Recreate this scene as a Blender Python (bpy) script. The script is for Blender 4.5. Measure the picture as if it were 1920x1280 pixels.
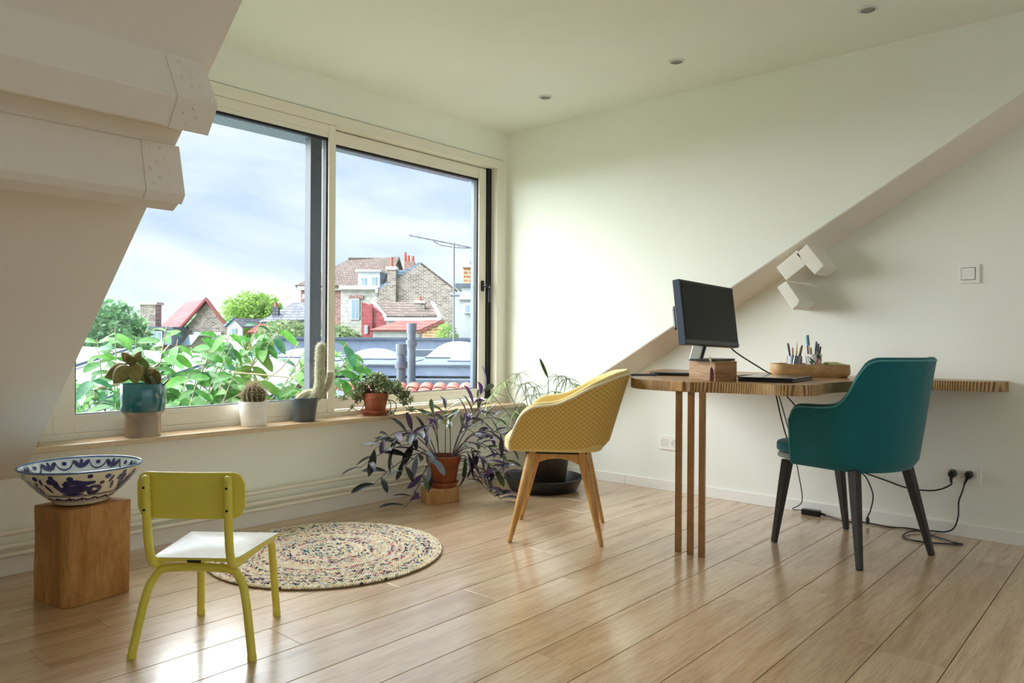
import bpy, bmesh, math, random
from mathutils import Vector, Matrix, noise
PI = math.pi
rad = math.radians
sc = bpy.context.scene
for o in list(bpy.data.objects): bpy.data.objects.remove(o)
col = sc.collection

# ------------------------------------------------------------------ camera
FOC = 1392.5                                   # focal length in pixels of a 1920 wide frame
YAW = math.atan2(1230, FOC)                    # view axis measured from +X (the window wall runs along X)
FW = Vector((math.cos(YAW), math.sin(YAW), 0)); RT = Vector((math.sin(YAW), -math.cos(YAW), 0)); UP = Vector((0, 0, 1))
EYE = Vector((0, 0, .94)); ROLL = .006
cd = bpy.data.cameras.new('camera'); cam = bpy.data.objects.new('camera', cd); col.objects.link(cam)
rv = (RT + UP*ROLL).normalized(); uv = (UP - RT*ROLL).normalized()
m = Matrix.Identity(4)
for i in range(3): m[i][0] = rv[i]; m[i][1] = uv[i]; m[i][2] = -FW[i]; m[i][3] = EYE[i]
cam.matrix_world = m
cd.sensor_width = 36; cd.lens = FOC/1920*36; cd.shift_y = -3/1920; cd.clip_start = .02; cd.clip_end = 600
sc.camera = cam
# ------------------------------------------------------------------ sky, sun, exposure
w = bpy.data.worlds.new('sky'); sc.world = w; w.use_nodes = True
nt = w.node_tree; nt.nodes.clear()
def wn(t, **k):
    n = nt.nodes.new(t)
    for a, b in k.items(): setattr(n, a, b)
    return n
tc = wn('ShaderNodeTexCoord'); mp = wn('ShaderNodeMapping'); mp.inputs['Scale'].default_value = (1.6, 1.6, 5.2)
n1 = wn('ShaderNodeTexNoise'); n1.inputs['Scale'].default_value = 1.7; n1.inputs['Detail'].default_value = 7; n1.inputs['Roughness'].default_value = .55
n1.inputs['Distortion'].default_value = .35
rp = wn('ShaderNodeValToRGB'); e = rp.color_ramp.elements
e[0].position = .34; e[0].color = (.54, .68, .87, 1); e[1].position = .62; e[1].color = (.96, .98, 1.0, 1)
k = rp.color_ramp.elements.new(.46); k.color = (.72, .82, .93, 1)
bg = wn('ShaderNodeBackground'); bg.inputs['Strength'].default_value = SKY_STRENGTH = .82
wo = wn('ShaderNodeOutputWorld')
for a, b in ((tc.outputs['Generated'], mp.inputs[0]), (mp.outputs[0], n1.inputs['Vector']), (n1.outputs[0], rp.inputs[0]), (rp.outputs[0], bg.inputs[0]), (bg.outputs[0], wo.inputs[0])): nt.links.new(a, b)
sl = bpy.data.lights.new('sun', 'SUN'); sl.energy = 20.5; sl.angle = rad(115); sl.color = (.95, .98, 1.0); sl.specular_factor = .15
so = bpy.data.objects.new('sun', sl); col.objects.link(so)
so.rotation_euler = Vector((-.50, .66, .60)).to_track_quat('Z', 'Y').to_euler(); so.location = (0, 8, 9)
sc.cycles.max_bounces = 16; sc.cycles.diffuse_bounces = 12; sc.cycles.glossy_bounces = 6; sc.cycles.transparent_max_bounces = 16
sc.view_settings.view_transform = 'Standard'; sc.view_settings.look = 'None'
sc.view_settings.exposure = 0.62; sc.view_settings.gamma = 1; sc.view_settings.use_curve_mapping = False

# ------------------------------------------------------------------ helpers
def street(r, d, z): return EYE*Vector((1, 1, 0)) + RT*r + FW*d + UP*z      # frame of the houses across: r sideways, d away from this house
class MB:
    def __init__(s): s.v = []; s.f = []; s.c = []
    def add(s, vs, fs, col=None):
        n = len(s.v); s.v += [Vector(p) for p in vs]; s.f += [tuple(i+n for i in f) for f in fs]
        if col is not None: s.c += [col]*len(fs)
        return s
    def box(s, x0, x1, y0, y1, z0, z1):
        return s.add([(x, y, z) for z in (z0, z1) for y in (y0, y1) for x in (x0, x1)], [(0,2,3,1),(4,5,7,6),(0,1,5,4),(2,6,7,3),(0,4,6,2),(1,3,7,5)])
    def obox(s, c, h, M=None):
        M = M or Matrix.Identity(3)
        return s.add([Vector(c)+M@Vector((a*h[0], b*h[1], d*h[2])) for d in (-1,1) for b in (-1,1) for a in (-1,1)], [(0,2,3,1),(4,5,7,6),(0,1,5,4),(2,6,7,3),(0,4,6,2),(1,3,7,5)])
    def prism(s, poly, ax, a0, a1):
        n = len(poly)
        def P(p, a): return {'X': (a, p[0], p[1]), 'Y': (p[0], a, p[1]), 'Z': (p[0], p[1], a)}[ax]
        return s.add([P(p, a0) for p in poly]+[P(p, a1) for p in poly], [tuple(range(n))[::-1], tuple(range(n, 2*n))]+[(i, (i+1)%n, n+(i+1)%n, n+i) for i in range(n)])
    def tube(s, pts, r, seg=10, caps=True, col=None):
        pts = [Vector(p) for p in pts]; n = len(pts)
        rs = r if isinstance(r, (list, tuple)) else [r]*n
        t0 = (pts[1]-pts[0]).normalized(); nrm = t0.orthogonal().normalized(); vs = []
        for i in range(n):
            t = (pts[min(i+1, n-1)]-pts[max(i-1, 0)])
            t = t.normalized() if t.length > 1e-9 else t0
            nrm = (nrm - t*nrm.dot(t)); nrm = nrm.normalized() if nrm.length > 1e-6 else t.orthogonal().normalized()
            b = t.cross(nrm)
            for k in range(seg):
                a = 2*PI*k/seg; vs.append(pts[i]+(nrm*math.cos(a)+b*math.sin(a))*rs[i])
        fs = [(i*seg+k, i*seg+(k+1)%seg, (i+1)*seg+(k+1)%seg, (i+1)*seg+k) for i in range(n-1) for k in range(seg)]
        if caps: fs += [tuple(range(seg))[::-1], tuple(range((n-1)*seg, n*seg))]
        return s.add(vs, fs, col)
    def lathe(s, prof, seg=32, c=(0, 0, 0)):
        c = Vector(c); vs = [c+Vector((r*math.cos(2*PI*k/seg), r*math.sin(2*PI*k/seg), z)) for r, z in prof for k in range(seg)]; n = len(prof)
        fs = [(i*seg+k, i*seg+(k+1)%seg, (i+1)*seg+(k+1)%seg, (i+1)*seg+k) for i in range(n-1) for k in range(seg)]
        return s.add(vs, fs)
    def ball(s, c, r, seg=12, rings=8, M=None, col=None):
        c = Vector(c); r = Vector(r) if not isinstance(r, (int, float)) else Vector((r, r, r)); vs = []
        for i in range(rings+1):
            th = PI*i/rings
            for k in range(seg):
                p = Vector((r.x*math.sin(th)*math.cos(2*PI*k/seg), r.y*math.sin(th)*math.sin(2*PI*k/seg), r.z*math.cos(th)))
                vs.append(c+(M@p if M else p))
        return s.add(vs, [(i*seg+k, i*seg+(k+1)%seg, (i+1)*seg+(k+1)%seg, (i+1)*seg+k) for i in range(rings) for k in range(seg)], col)
    def grid(s, fn, nu, nv, cu=False):
        vs = [fn(i/(nu if cu else nu-1), j/(nv-1)) for j in range(nv) for i in range(nu)]
        return s.add(vs, [(j*nu+i, j*nu+(i+1)%nu, (j+1)*nu+(i+1)%nu, (j+1)*nu+i) for j in range(nv-1) for i in range(nu if cu else nu-1)])
    def mesh(s, name, mt, smooth=None, weld=True):
        me = bpy.data.meshes.new(name); me.from_pydata([tuple(p) for p in s.v], [], s.f)
        if s.c and len(s.c) == len(s.f):
            ca = me.color_attributes.new('tint', 'FLOAT_COLOR', 'CORNER'); i = 0; buf = []
            for f, c in zip(s.f, s.c): buf += [c[0], c[1], c[2], 1.0]*len(f)
            ca.data.foreach_set('color', buf)
        if weld:
            bm = bmesh.new(); bm.from_mesh(me); bmesh.ops.remove_doubles(bm, verts=bm.verts, dist=1e-6); bmesh.ops.recalc_face_normals(bm, faces=bm.faces); bm.to_mesh(me); bm.free()
        for x in (mt if isinstance(mt, (list, tuple)) else [mt]): me.materials.append(x)
        if smooth is not None:
            me.polygons.foreach_set('use_smooth', [True]*len(me.polygons)); me.update()
            if smooth < 180: me.set_sharp_from_angle(angle=rad(smooth))
        me.update(); return me
    def build(s, name, mt, parent=None, smooth=None, bevel=None, weld=True, sub=0, solid=None, kind=None, label=None):
        o = bpy.data.objects.new(name, s.mesh(name, mt, smooth, weld)); col.objects.link(o)
        if parent is not None: o.parent = parent
        if solid: md = o.modifiers.new('thick', 'SOLIDIFY'); md.thickness = solid; md.offset = 0
        if bevel:
            md = o.modifiers.new('bevel', 'BEVEL'); md.width = bevel; md.segments = 2; md.limit_method = 'ANGLE'; md.angle_limit = rad(40)
        if sub: md = o.modifiers.new('sub', 'SUBSURF'); md.levels = sub; md.render_levels = sub
        if kind: o['kind'] = kind
        if label: o['label'] = label
        return o
def tag(o, label, cat, group=None, kind=None):
    o['label'] = label; o['category'] = cat
    if group: o['group'] = group
    if kind: o['kind'] = kind
    return o
def empty(name, loc=(0, 0, 0), rz=0):
    o = bpy.data.objects.new(name, None); col.objects.link(o); o.location = loc; o.rotation_euler = (0, 0, rz); o.empty_display_size = .1; return o
def inst(name, me, parent, loc=(0, 0, 0), rot=None, scale=1):
    o = bpy.data.objects.new(name, me); col.objects.link(o); o.parent = parent
    M = Matrix.Translation(Vector(loc)) @ (rot.to_4x4() if rot is not None else Matrix.Identity(4)) @ Matrix.Scale(scale, 4)
    o.matrix_local = M; return o
def smoothline(pts, n=8, closed=False):
    P = [Vector(p) for p in pts]; N = len(P); out = []
    for i in range(N if closed else N-1):
        if closed: a, b, c, d = P[(i-1) % N], P[i], P[(i+1) % N], P[(i+2) % N]
        else: a, b, c, d = P[max(i-1, 0)], P[i], P[i+1], P[min(i+2, N-1)]
        for k in range(n):
            t = k/n
            out.append(.5*((2*b)+(-a+c)*t+(2*a-5*b+4*c-d)*t*t+(-a+3*b-3*c+d)*t**3))
    if not closed: out.append(P[-1])
    return out
def interp(tab, x):                             # monotone cubic through a table
    n = len(tab)
    if x <= tab[0][0]: return tab[0][1]
    if x >= tab[-1][0]: return tab[-1][1]
    dl = [(tab[i+1][1]-tab[i][1])/(tab[i+1][0]-tab[i][0]) for i in range(n-1)]
    ms = [dl[0]]+[(0 if dl[i-1]*dl[i] <= 0 else 2*dl[i-1]*dl[i]/(dl[i-1]+dl[i])) for i in range(1, n-1)]+[dl[-1]]
    for i in range(n-1):
        if x <= tab[i+1][0]:
            h = tab[i+1][0]-tab[i][0]; t = (x-tab[i][0])/h
            return (2*t**3-3*t*t+1)*tab[i][1]+(t**3-2*t*t+t)*h*ms[i]+(-2*t**3+3*t*t)*tab[i+1][1]+(t**3-t*t)*h*ms[i+1]
def frame_along(d, upv=UP):                     # rotation whose local Y follows d and local Z leans to upv
    y = Vector(d).normalized(); x = y.cross(upv); x = x.normalized() if x.length > 1e-5 else y.orthogonal().normalized(); z = x.cross(y)
    return Matrix((x, y, z)).transposed()

# ------------------------------------------------------------------ materials
def lin(h):
    h = h.lstrip('#'); c = [int(h[i:i+2], 16)/255 for i in (0, 2, 4)]
    return tuple(((x/12.92) if x <= .04045 else ((x+.055)/1.055)**2.4) for x in c)+(1,)
class NT:
    def __init__(s, name):
        s.m = bpy.data.materials.new(name); s.m.use_nodes = True; s.t = s.m.node_tree; s.b = s.t.nodes['Principled BSDF']; s.out = s.t.nodes['Material Output']
    def n(s, t, **k):
        x = s.t.nodes.new(t)
        for a, b in k.items():
            if a in x.inputs: x.inputs[a].default_value = b
            else: setattr(x, a, b)
        return x
    def l(s, a, b): s.t.links.new(a, b)
    def coord(s, scale=(1, 1, 1), kind='Object', rnd=False, rot=(0, 0, 0)):
        c = s.n('ShaderNodeTexCoord'); mpn = s.n('ShaderNodeMapping'); mpn.inputs['Scale'].default_value = scale; mpn.inputs['Rotation'].default_value = rot
        if rnd:
            oi = s.n('ShaderNodeObjectInfo'); ml = s.n('ShaderNodeVectorMath', operation='MULTIPLY'); ml.inputs[1].default_value = (37.1, 53.7, 91.3)
            s.l(oi.outputs['Random'], ml.inputs[0]); ad = s.n('ShaderNodeVectorMath', operation='ADD'); s.l(c.outputs[kind], ad.inputs[0]); s.l(ml.outputs[0], ad.inputs[1]); s.l(ad.outputs[0], mpn.inputs[0])
        else: s.l(c.outputs[kind], mpn.inputs[0])
        return mpn.outputs[0]
    def noise(s, vec, scale=5, detail=4, rough=.5, dist=0):
        x = s.n('ShaderNodeTexNoise'); x.inputs['Scale'].default_value = scale; x.inputs['Detail'].default_value = detail; x.inputs['Roughness'].default_value = rough; x.inputs['Distortion'].default_value = dist
        s.l(vec, x.inputs['Vector']); return x.outputs[0]
    def ramp(s, fac, stops):
        x = s.n('ShaderNodeValToRGB'); el = x.color_ramp.elements
        while len(el) < len(stops): el.new(.5)
        for q, (p, c) in zip(el, stops): q.position = p; q.color = lin(c) if isinstance(c, str) else c
        s.l(fac, x.inputs[0]); return x.outputs[0]
    def mix(s, a, b, fac, mode='MIX'):
        x = s.n('ShaderNodeMix', data_type='RGBA', blend_type=mode); 
        for i, q in ((6, a), (7, b)):
            if isinstance(q, str): x.inputs[i].default_value = lin(q)
            elif isinstance(q, tuple): x.inputs[i].default_value = q
            else: s.l(q, x.inputs[i])
        if isinstance(fac, (int, float)): x.inputs[0].default_value = fac
        else: s.l(fac, x.inputs[0])
        return x.outputs[2]
    def bump(s, h, strength=.2, dist=.002):
        x = s.n('ShaderNodeBump'); x.inputs['Strength'].default_value = strength; x.inputs['Distance'].default_value = dist; s.l(h, x.inputs['Height']); s.l(x.outputs[0], s.b.inputs['Normal'])
    def set(s, rough=.5, spec=.5, metal=0, coat=0, coatr=.1, sheen=0, sss=0):
        i = s.b.inputs; i['Roughness'].default_value = rough; i['Specular IOR Level'].default_value = spec; i['Metallic'].default_value = metal
        i['Coat Weight'].default_value = coat; i['Coat Roughness'].default_value = coatr; i['Coat IOR'].default_value = 1.75 if coat > .8 else 1.5; i['Sheen Weight'].default_value = sheen
        return s
    def base(s, c):
        if isinstance(c, (str, tuple)): s.b.inputs['Base Color'].default_value = lin(c) if isinstance(c, str) else c
        else: s.l(c, s.b.inputs['Base Color'])
        return s
def plain(name, c, rough=.5, spec=.5, metal=0, c2=None, scale=6, bump=0, bscale=60, coat=0, rnd=False, **k):
    x = NT(name); x.set(rough, spec, metal, coat, **k)
    if c2:
        v = x.coord(rnd=rnd); x.base(x.ramp(x.noise(v, scale, 5, .6), [(.32, c), (.68, c2)]))
    else: x.base(c)
    if bump: x.bump(x.noise(x.coord(), bscale, 3, .6), bump)
    return x.m
def wood(name, stops, scale=(1, 1, 1), rough=.5, spec=.4, ns=3.0, ring=0, rnd=False, bump=.15, coat=0, knots=None, bands=None):
    x = NT(name); x.set(rough, spec, 0, coat, .18); v = x.coord(scale, rnd=rnd)
    f = x.noise(v, ns, 8, .62, .6); c = x.ramp(f, stops)
    fine = x.noise(v, ns*9, 4, .7)
    c = x.mix(c, x.ramp(fine, [(.35, '#9a8467'), (.6, '#ffffff')]), .35, 'MULTIPLY')
    if bands:                                    # layered plies or strips: (axis scale vector, number, dark, light)
        vb = x.coord(bands[0]); wv = x.n('ShaderNodeTexWave', wave_type='BANDS', bands_direction=bands[4] if len(bands) > 4 else 'Z'); wv.inputs['Scale'].default_value = bands[1]; wv.inputs['Distortion'].default_value = .9; wv.inputs['Detail'].default_value = 3; wv.inputs['Detail Scale'].default_value = 2
        x.l(vb, wv.inputs[0]); c = x.mix(c, x.ramp(wv.outputs['Color'], [(.2, bands[2]), (.6, bands[3])]), .8, 'MULTIPLY')
    if ring:
        wv = x.n('ShaderNodeTexWave', wave_type='RINGS', rings_direction='Y'); wv.inputs['Scale'].default_value = ring; wv.inputs['Distortion'].default_value = 6; wv.inputs['Detail'].default_value = 3; wv.inputs['Detail Scale'].default_value = 1.2
        x.l(v, wv.inputs[0]); c = x.mix(c, x.ramp(wv.outputs['Color'], [(.0, '#c9a878'), (.7, '#ffffff')]), .4, 'MULTIPLY')
    if knots:
        vo = x.n('ShaderNodeTexVoronoi'); vo.inputs['Scale'].default_value = 1; x.l(x.coord(knots[0], rnd=rnd), vo.inputs['Vector'])
        kn = x.ramp(vo.outputs['Distance'], [(.0, '#5a3f24'), (.035, '#9c774c'), (.11, '#ffffff')]); c = x.mix(c, kn, knots[1], 'MULTIPLY')
    if rnd:
        oi = x.n('ShaderNodeObjectInfo'); c = x.mix(c, x.ramp(oi.outputs['Random'], [(0, '#e2d6c6'), (.5, '#fffaf4'), (1, '#ece2d6')]), .6, 'MULTIPLY')
    x.base(c); x.bump(fine, bump, .001); return x.m
def fabric(name, c1, c2, sx=400, rough=.9, bump=.5, fine=None):
    x = NT(name); x.set(rough, .2); x.b.inputs['Sheen Weight'].default_value = .25
    v = x.coord((sx, sx, sx)); n = x.noise(v, 1, 2, .5); c = x.ramp(n, [(.3, c1), (.7, c2)]); x.base(c); x.bump(n, bump, .001); return x.m
def honeycomb(name, c1, c2, size):
    x = NT(name); x.set(.85, .25); vo = x.n('ShaderNodeTexVoronoi', feature='F1'); vo.inputs['Scale'].default_value = 1; vo.inputs['Randomness'].default_value = .0
    vo.voronoi_dimensions = '2D'; x.l(x.coord((1/size, 1/size, 1), 'UV', rot=(0, 0, PI/4)), vo.inputs['Vector']); x.base(x.ramp(vo.outputs['Distance'], [(.15, c1), (.62, c2)])); x.bump(vo.outputs['Distance'], .6, .003); return x.m
def leafmat(name, c1, c2, back=None, rough=.45, trans=.3, rnd=True, scale=30):
    x = NT(name); x.set(rough, .4); v = x.coord(rnd=rnd); c = x.ramp(x.noise(v, scale, 3, .5), [(.3, c1), (.7, c2)])
    if rnd:
        oi = x.n('ShaderNodeObjectInfo'); c = x.mix(c, x.ramp(oi.outputs['Random'], [(0, '#c8c8b0'), (.5, '#ffffff'), (1, '#dfe8d0')]), .7, 'MULTIPLY')
    if back:
        g = x.n('ShaderNodeNewGeometry'); c = x.mix(c, back, g.outputs['Backfacing'])
    x.base(c)
    tr = x.n('ShaderNodeBsdfTranslucent'); mx = x.n('ShaderNodeMixShader'); mx.inputs[0].default_value = trans
    x.l(c, tr.inputs[0]); x.l(x.b.outputs[0], mx.inputs[1]); x.l(tr.outputs[0], mx.inputs[2]); x.l(mx.outputs[0], x.out.inputs[0]); return x.m
def bricks(name, c1, c2, mortar, sx, bump=.3, rot=(0, 0, 0), bw=.5, rh=.25, ms=.02):
    x = NT(name); x.set(.9, .2); b = x.n('ShaderNodeTexBrick'); b.inputs['Scale'].default_value = 1; b.inputs['Brick Width'].default_value = bw; b.inputs['Row Height'].default_value = rh; b.inputs['Mortar Size'].default_value = ms
    b.inputs['Color1'].default_value = lin(c1); b.inputs['Color2'].default_value = lin(c2); b.inputs['Mortar'].default_value = lin(mortar)
    x.l(x.coord((sx, sx, sx), rot=rot), b.inputs['Vector']); x.base(b.outputs[0]); x.bump(b.outputs['Fac'], bump, .02); return x.m
def glassmat():
    x = NT('window_glass'); t = x.t; tr = x.n('ShaderNodeBsdfTransparent'); gl = x.n('ShaderNodeBsdfGlossy'); gl.inputs['Roughness'].default_value = .0
    lw = x.n('ShaderNodeLayerWeight'); lw.inputs['Blend'].default_value = .5; pw = x.n('ShaderNodeMath', operation='POWER'); x.l(lw.outputs['Facing'], pw.inputs[0]); pw.inputs[1].default_value = 5; fr = x.n('ShaderNodeMath', operation='MULTIPLY_ADD'); x.l(pw.outputs[0], fr.inputs[0]); fr.inputs[1].default_value = .9; fr.inputs[2].default_value = .035; mx = x.n('ShaderNodeMixShader'); tr.inputs[0].default_value = (.97, .985, .985, 1)
    x.l(fr.outputs[0], mx.inputs[0]); x.l(tr.outputs[0], mx.inputs[1]); x.l(gl.outputs[0], mx.inputs[2]); x.l(mx.outputs[0], x.out.inputs[0]); return x.m
def tinted(name, rough=.8):                      # takes the colour stored on each small piece
    x = NT(name); x.set(rough, .25); a = x.n('ShaderNodeAttribute', attribute_name='tint'); x.base(a.outputs['Color']); return x.m
M = {}
M['wall'] = plain('wall_paint', '#f2f4ec', .72, .25, c2='#eff1e7', scale=1.3, bump=.05, bscale=220)
M['slope'] = plain('slope_paint', '#efeadf', .75, .22, c2='#ebe5d9', scale=1.1, bump=.08, bscale=160)
M['trim'] = plain('trim_paint', '#f3f2ec', .45, .4)
M['frame'] = plain('lacquered_frame', '#ece8da', .38, .45)
M['black'] = plain('black_rubber', '#0d0e10', .5, .4)
M['plastic'] = plain('black_plastic', '#141416', .35, .5)
M['glass'] = glassmat()
M['zincreveal'] = plain('grey_zinc_reveal', '#5b6a84', .45, .4, .1)
M['speckle'] = plain('speckled_soffit', '#5d6f8a', .6, .3, c2='#a9b8cc', scale=120)
M['plank'] = wood('oak_plank', [(.28, '#b4946f'), (.46, '#ceb08d'), (.58, '#dac2a2'), (.74, '#c4a482')], (.55, 7, 7), .32, .62, 2.2, rnd=True, bump=.06, coat=.9, knots=((1.1, 5.5, 1), .55))
M['sub'] = plain('dark_joint', '#2c2118', .9)
M['sill'] = wood('pine_sill', [(.3, '#e6d4b2'), (.7, '#f2e6cc')], (1.5, 12, 30), .25, .6, 2.5, bump=.05, bands=((1, 1, 1), 85, '#b98f5e', '#ffffff', 'Z'))
M['stump'] = wood('stump_wood', [(.25, '#94602e'), (.5, '#ba874e'), (.75, '#d2a46a')], (6, 6, 1.4), .62, .3, 1.6, bump=.25, knots=((3, 3, 2.0), .6))
M['block'] = wood('cut_log_wood', [(.3, '#b98a55'), (.7, '#d8b07a')], (9, 9, 1.4), .6, .3, 2, bump=.2)
M['chairwood'] = wood('oak_leg', [(.3, '#b5813f'), (.7, '#dcae6c')], (14, 14, 1.3), .42, .4, 2.2, bump=.06)
M['ply'] = wood('plywood_leg', [(.3, '#b8935f'), (.55, '#d8b480'), (.75, '#e8c898')], (1, 1, .6), .45, .35, 2, bump=.06, bands=((1, 1, .05), 52, '#a37c4e', '#ffffff', 'X'))
M['desktop'] = wood('bamboo_top', [(.3, '#8b6136'), (.6, '#b48552'), (.8, '#c69a66')], (12, 1.2, 3), .33, .5, 2.4, bump=.05, coat=.2)
M['deskedge'] = wood('strip_edge', [(.3, '#b08a58'), (.7, '#dcb884')], (3, 3, 1), .5, .35, 3, bump=.15, bands=((1, 1, .04), 78, '#7a5a36', '#ffffff', 'DIAGONAL'))
M['boxwood'] = wood('striped_box', [(.3, '#a87e4a'), (.6, '#d4ac78'), (.8, '#e6c69a')], (2, 2, 16), .5, .35, 2.2, bump=.1, bands=((.05, .05, 1), 42, '#9a7444', '#ffffff', 'Z'))
M['traywood'] = wood('carved_tray', [(.3, '#b89060'), (.7, '#dcb988')], (3, 3, 9), .55, .35, 2.4, bump=.15)
M['yellowpaint'] = plain('yellow_paint', '#e6da5e', .42, .45, c2='#dfd154', scale=9, bump=.04)
M['seatwhite'] = plain('white_laminate', '#f2f3f5', .14, .7, c2='#e6e6e6', scale=22)
M['honey'] = honeycomb('honey_fabric', '#c29c4c', '#dcbf70', .0150)
M['honeypipe'] = fabric('cream_piping', '#e6d9b4', '#f3ead0', 500)
M['honeyin'] = fabric('honey_inner', '#d6bd72', '#e4cd88', 300)
M['teal'] = fabric('teal_weave', '#0f5a62', '#1a727a', 420, bump=.35)
M['tealpipe'] = fabric('teal_piping', '#3f8f92', '#6fb0ae', 420)
M['greyfelt'] = plain('grey_felt', '#9aa6a2', .9)
M['darkwood'] = wood('dark_leg', [(.3, '#241f1d'), (.7, '#38312d')], (10, 10, 1.2), .4, .45, 2.2, bump=.05)
M['ceramic'] = plain('cream_glaze', '#e9e4cc', .16, .55, c2='#e2dcc0', scale=4, coat=.5)
M['ceramicin'] = plain('pale_blue_glaze', '#dfe9ef', .14, .55, coat=.5)
M['cobalt'] = plain('cobalt_paint', '#141a4a', .2, .5, c2='#23307a', scale=40, coat=.5)
M['bluerim'] = plain('blue_rim', '#33568c', .2, .5, c2='#5d86b8', scale=30, coat=.4)
M['tealglaze'] = plain('teal_glaze', '#0d5c68', .12, .6, c2='#17727c', scale=9, coat=.6)
M['taupeglaze'] = plain('taupe_glaze', '#8f8171', .18, .55, c2='#a39584', scale=8, coat=.5)
M['whitepot'] = plain('white_pot', '#ecebe6', .35, .45)
M['greypot'] = plain('grey_pot', '#4d565a', .28, .5)
M['terra'] = plain('terracotta', '#8e4f34', .75, .3, c2='#a8644a', scale=14, bump=.2, bscale=90)
M['terrad'] = plain('weathered_terracotta', '#7d3f24', .75, .3, c2='#a8623c', scale=10, bump=.25, bscale=70)
M['soil'] = plain('soil', '#2f241b', .95, .1, c2='#4a3a2b', scale=60, bump=.9, bscale=90)
M['blacktub'] = plain('black_tub', '#15171a', .35, .5, c2='#22262a', scale=6)
M['oldpot'] = plain('dark_pot', '#211a14', .55, .4, c2='#3a2c1e', scale=8)
M['steel'] = plain('brushed_steel', '#c4c7ca', .28, .5, 1)
M['screen'] = plain('dark_screen', '#0b0d0e', .12, .22)
M['lamp'] = plain('nickel_ring', '#d6d6d0', .35, .5, .3)
M['lampglass'] = plain('lamp_lens', '#8f948c', .25, .5)
M['brownbody'] = plain('red_brown_wood', '#6a2f22', .5)
M['beige'] = plain('beige_cord', '#cdbfa0', .8)
M['rug'] = tinted('braided_cloth', .95)
M['fin'] = plain('dark_outer_fin', '#39424f', .5, .4)
M['well'] = plain('socket_well', '#c9cac4', .45)
M['rugback'] = plain('jute_backing', '#8f7f60', .95)
print('part1 ok')
# ================================================================== the room
YK, YW, XG, XC, ZC = 3.43, 3.53, 4.15, 3.935, 2.40      # knee wall, window face, gable wall, dormer cheek, ceiling
def struct(o): o['kind'] = 'structure'; return o
def zL(y): return .383+.814*(3.424-y)                    # left roof slope
def zR(y): return .6555+.589*(2.827-y)                   # right roof slope along the cheek
def zG(y): return .763+.589*(2.52-y)                     # right roof slope along the gable wall
floor = struct(MB().box(-2.1, 4.3, -3.1, 3.6, -.14, -.013).build('floor', M['sub']))
PWID = .1895; rnd = random.Random(5)
row = 0; y = 2.18+PWID*6.6
rows = [2.18+PWID*k for k in range(7, -29, -1)]
for y1 in rows:
    y0 = y1-PWID
    if y0 > YK: continue
    ya, yb = max(y0, -3.0)+.0013, min(y1, YK)-.0013
    x = -2.0-rnd.random()*1.25
    while x < XG:
        L = 1.29; xa, xb = max(x, -2.0)+.0004, min(x+L, XG)-.0004
        if xb-xa > .03:
            pm = MB(); c = .0009; hx, hy = (xb-xa)/2, (yb-ya)/2
            pm.add([(sx*(hx-q), sy*(hy-q), z) for z, q in ((-.012, 0), (-c, 0), (0, c)) for sx, sy in ((-1,-1),(1,-1),(1,1),(-1,1))],
                   [(3,2,1,0)]+[(a*4+i, a*4+(i+1)%4, a*4+4+(i+1)%4, a*4+4+i) for a in (0, 1) for i in range(4)]+[(8,9,10,11)])
            p = pm.build('plank', M['plank'], floor, weld=False); p.location = ((xa+xb)/2, (ya+yb)/2, 0)
        x += L
# walls
wf = MB(); wf.box(-2.1, 4.35, YK, 3.66, -.1, .475); wf.box(.80, 4.15, YW, 3.66, 2.180, ZC+.1); wf.box(.80, 1.0, YW, 3.66, .475, 2.180); wf.box(3.855, 4.15, YW, 3.66, .475, 2.180)
struct(wf.build('wall_front', M['wall']))
struct(MB().box(XG, XG+.2, -3.1, 3.66, -.1, 3.0).build('wall_right', M['wall']))
struct(MB().box(-2.2, -2.0, -3.1, 3.66, -.1, 3.0).build('wall_left', M['wall']))
wb = MB(); wb.box(-2.2, -1.9, -3.2, -3.0, -.1, 3.0); wb.box(4.05, 4.35, -3.2, -3.0, -.1, 3.0); wb.box(-1.9, 4.05, -3.2, -3.0, -.1, .12); wb.box(-1.9, 4.05, -3.2, -3.0, 2.30, 3.0)
struct(wb.build('wall_back', M['wall']))
w2 = struct(empty('window_added_fill', (1.075, -3.1, .12)))            # invented glazing behind the camera, added to let fill daylight into the room
for k in range(6):
    x = -1.9+k*.9917; MB().box(x-1.075, x-1.075+.055, -.03, .03, 0, 2.18).build('mullion', M['frame'], w2); MB().box(x-1.075+.056, x-1.075+.990, -.006, .006, .051, 2.129).build('pane', M['glass'], w2)
MB().box(2.92, 2.975, -.03, .03, 0, 2.18).build('mullion', M['frame'], w2)
MB().box(-2.975, 2.975, -.031, .031, 0, .05).build('rail', M['frame'], w2); MB().box(-2.975, 2.975, -.031, .031, 2.13, 2.18).build('rail', M['frame'], w2)
struct(MB().box(-2.2, 4.35, -3.2, 3.66, ZC, ZC+.16).build('ceiling', M['wall']))
yt = 2.827-(ZC+.05-.6555)/.589
struct(MB().prism([(3.60, zR(3.60)+.006), (3.60, ZC+.05), (yt+.0102, ZC+.05)], 'X', XC, XC+.06).build('wall_dormer_right', M['wall']))
struct(MB().prism([(3.60, zL(3.60)+.06), (3.60, ZC+.05), (3.424-(ZC+.05-.383-.06)/.814, ZC+.05)], 'X', .86, .9280).build('wall_dormer_left', M['wall']))
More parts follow.
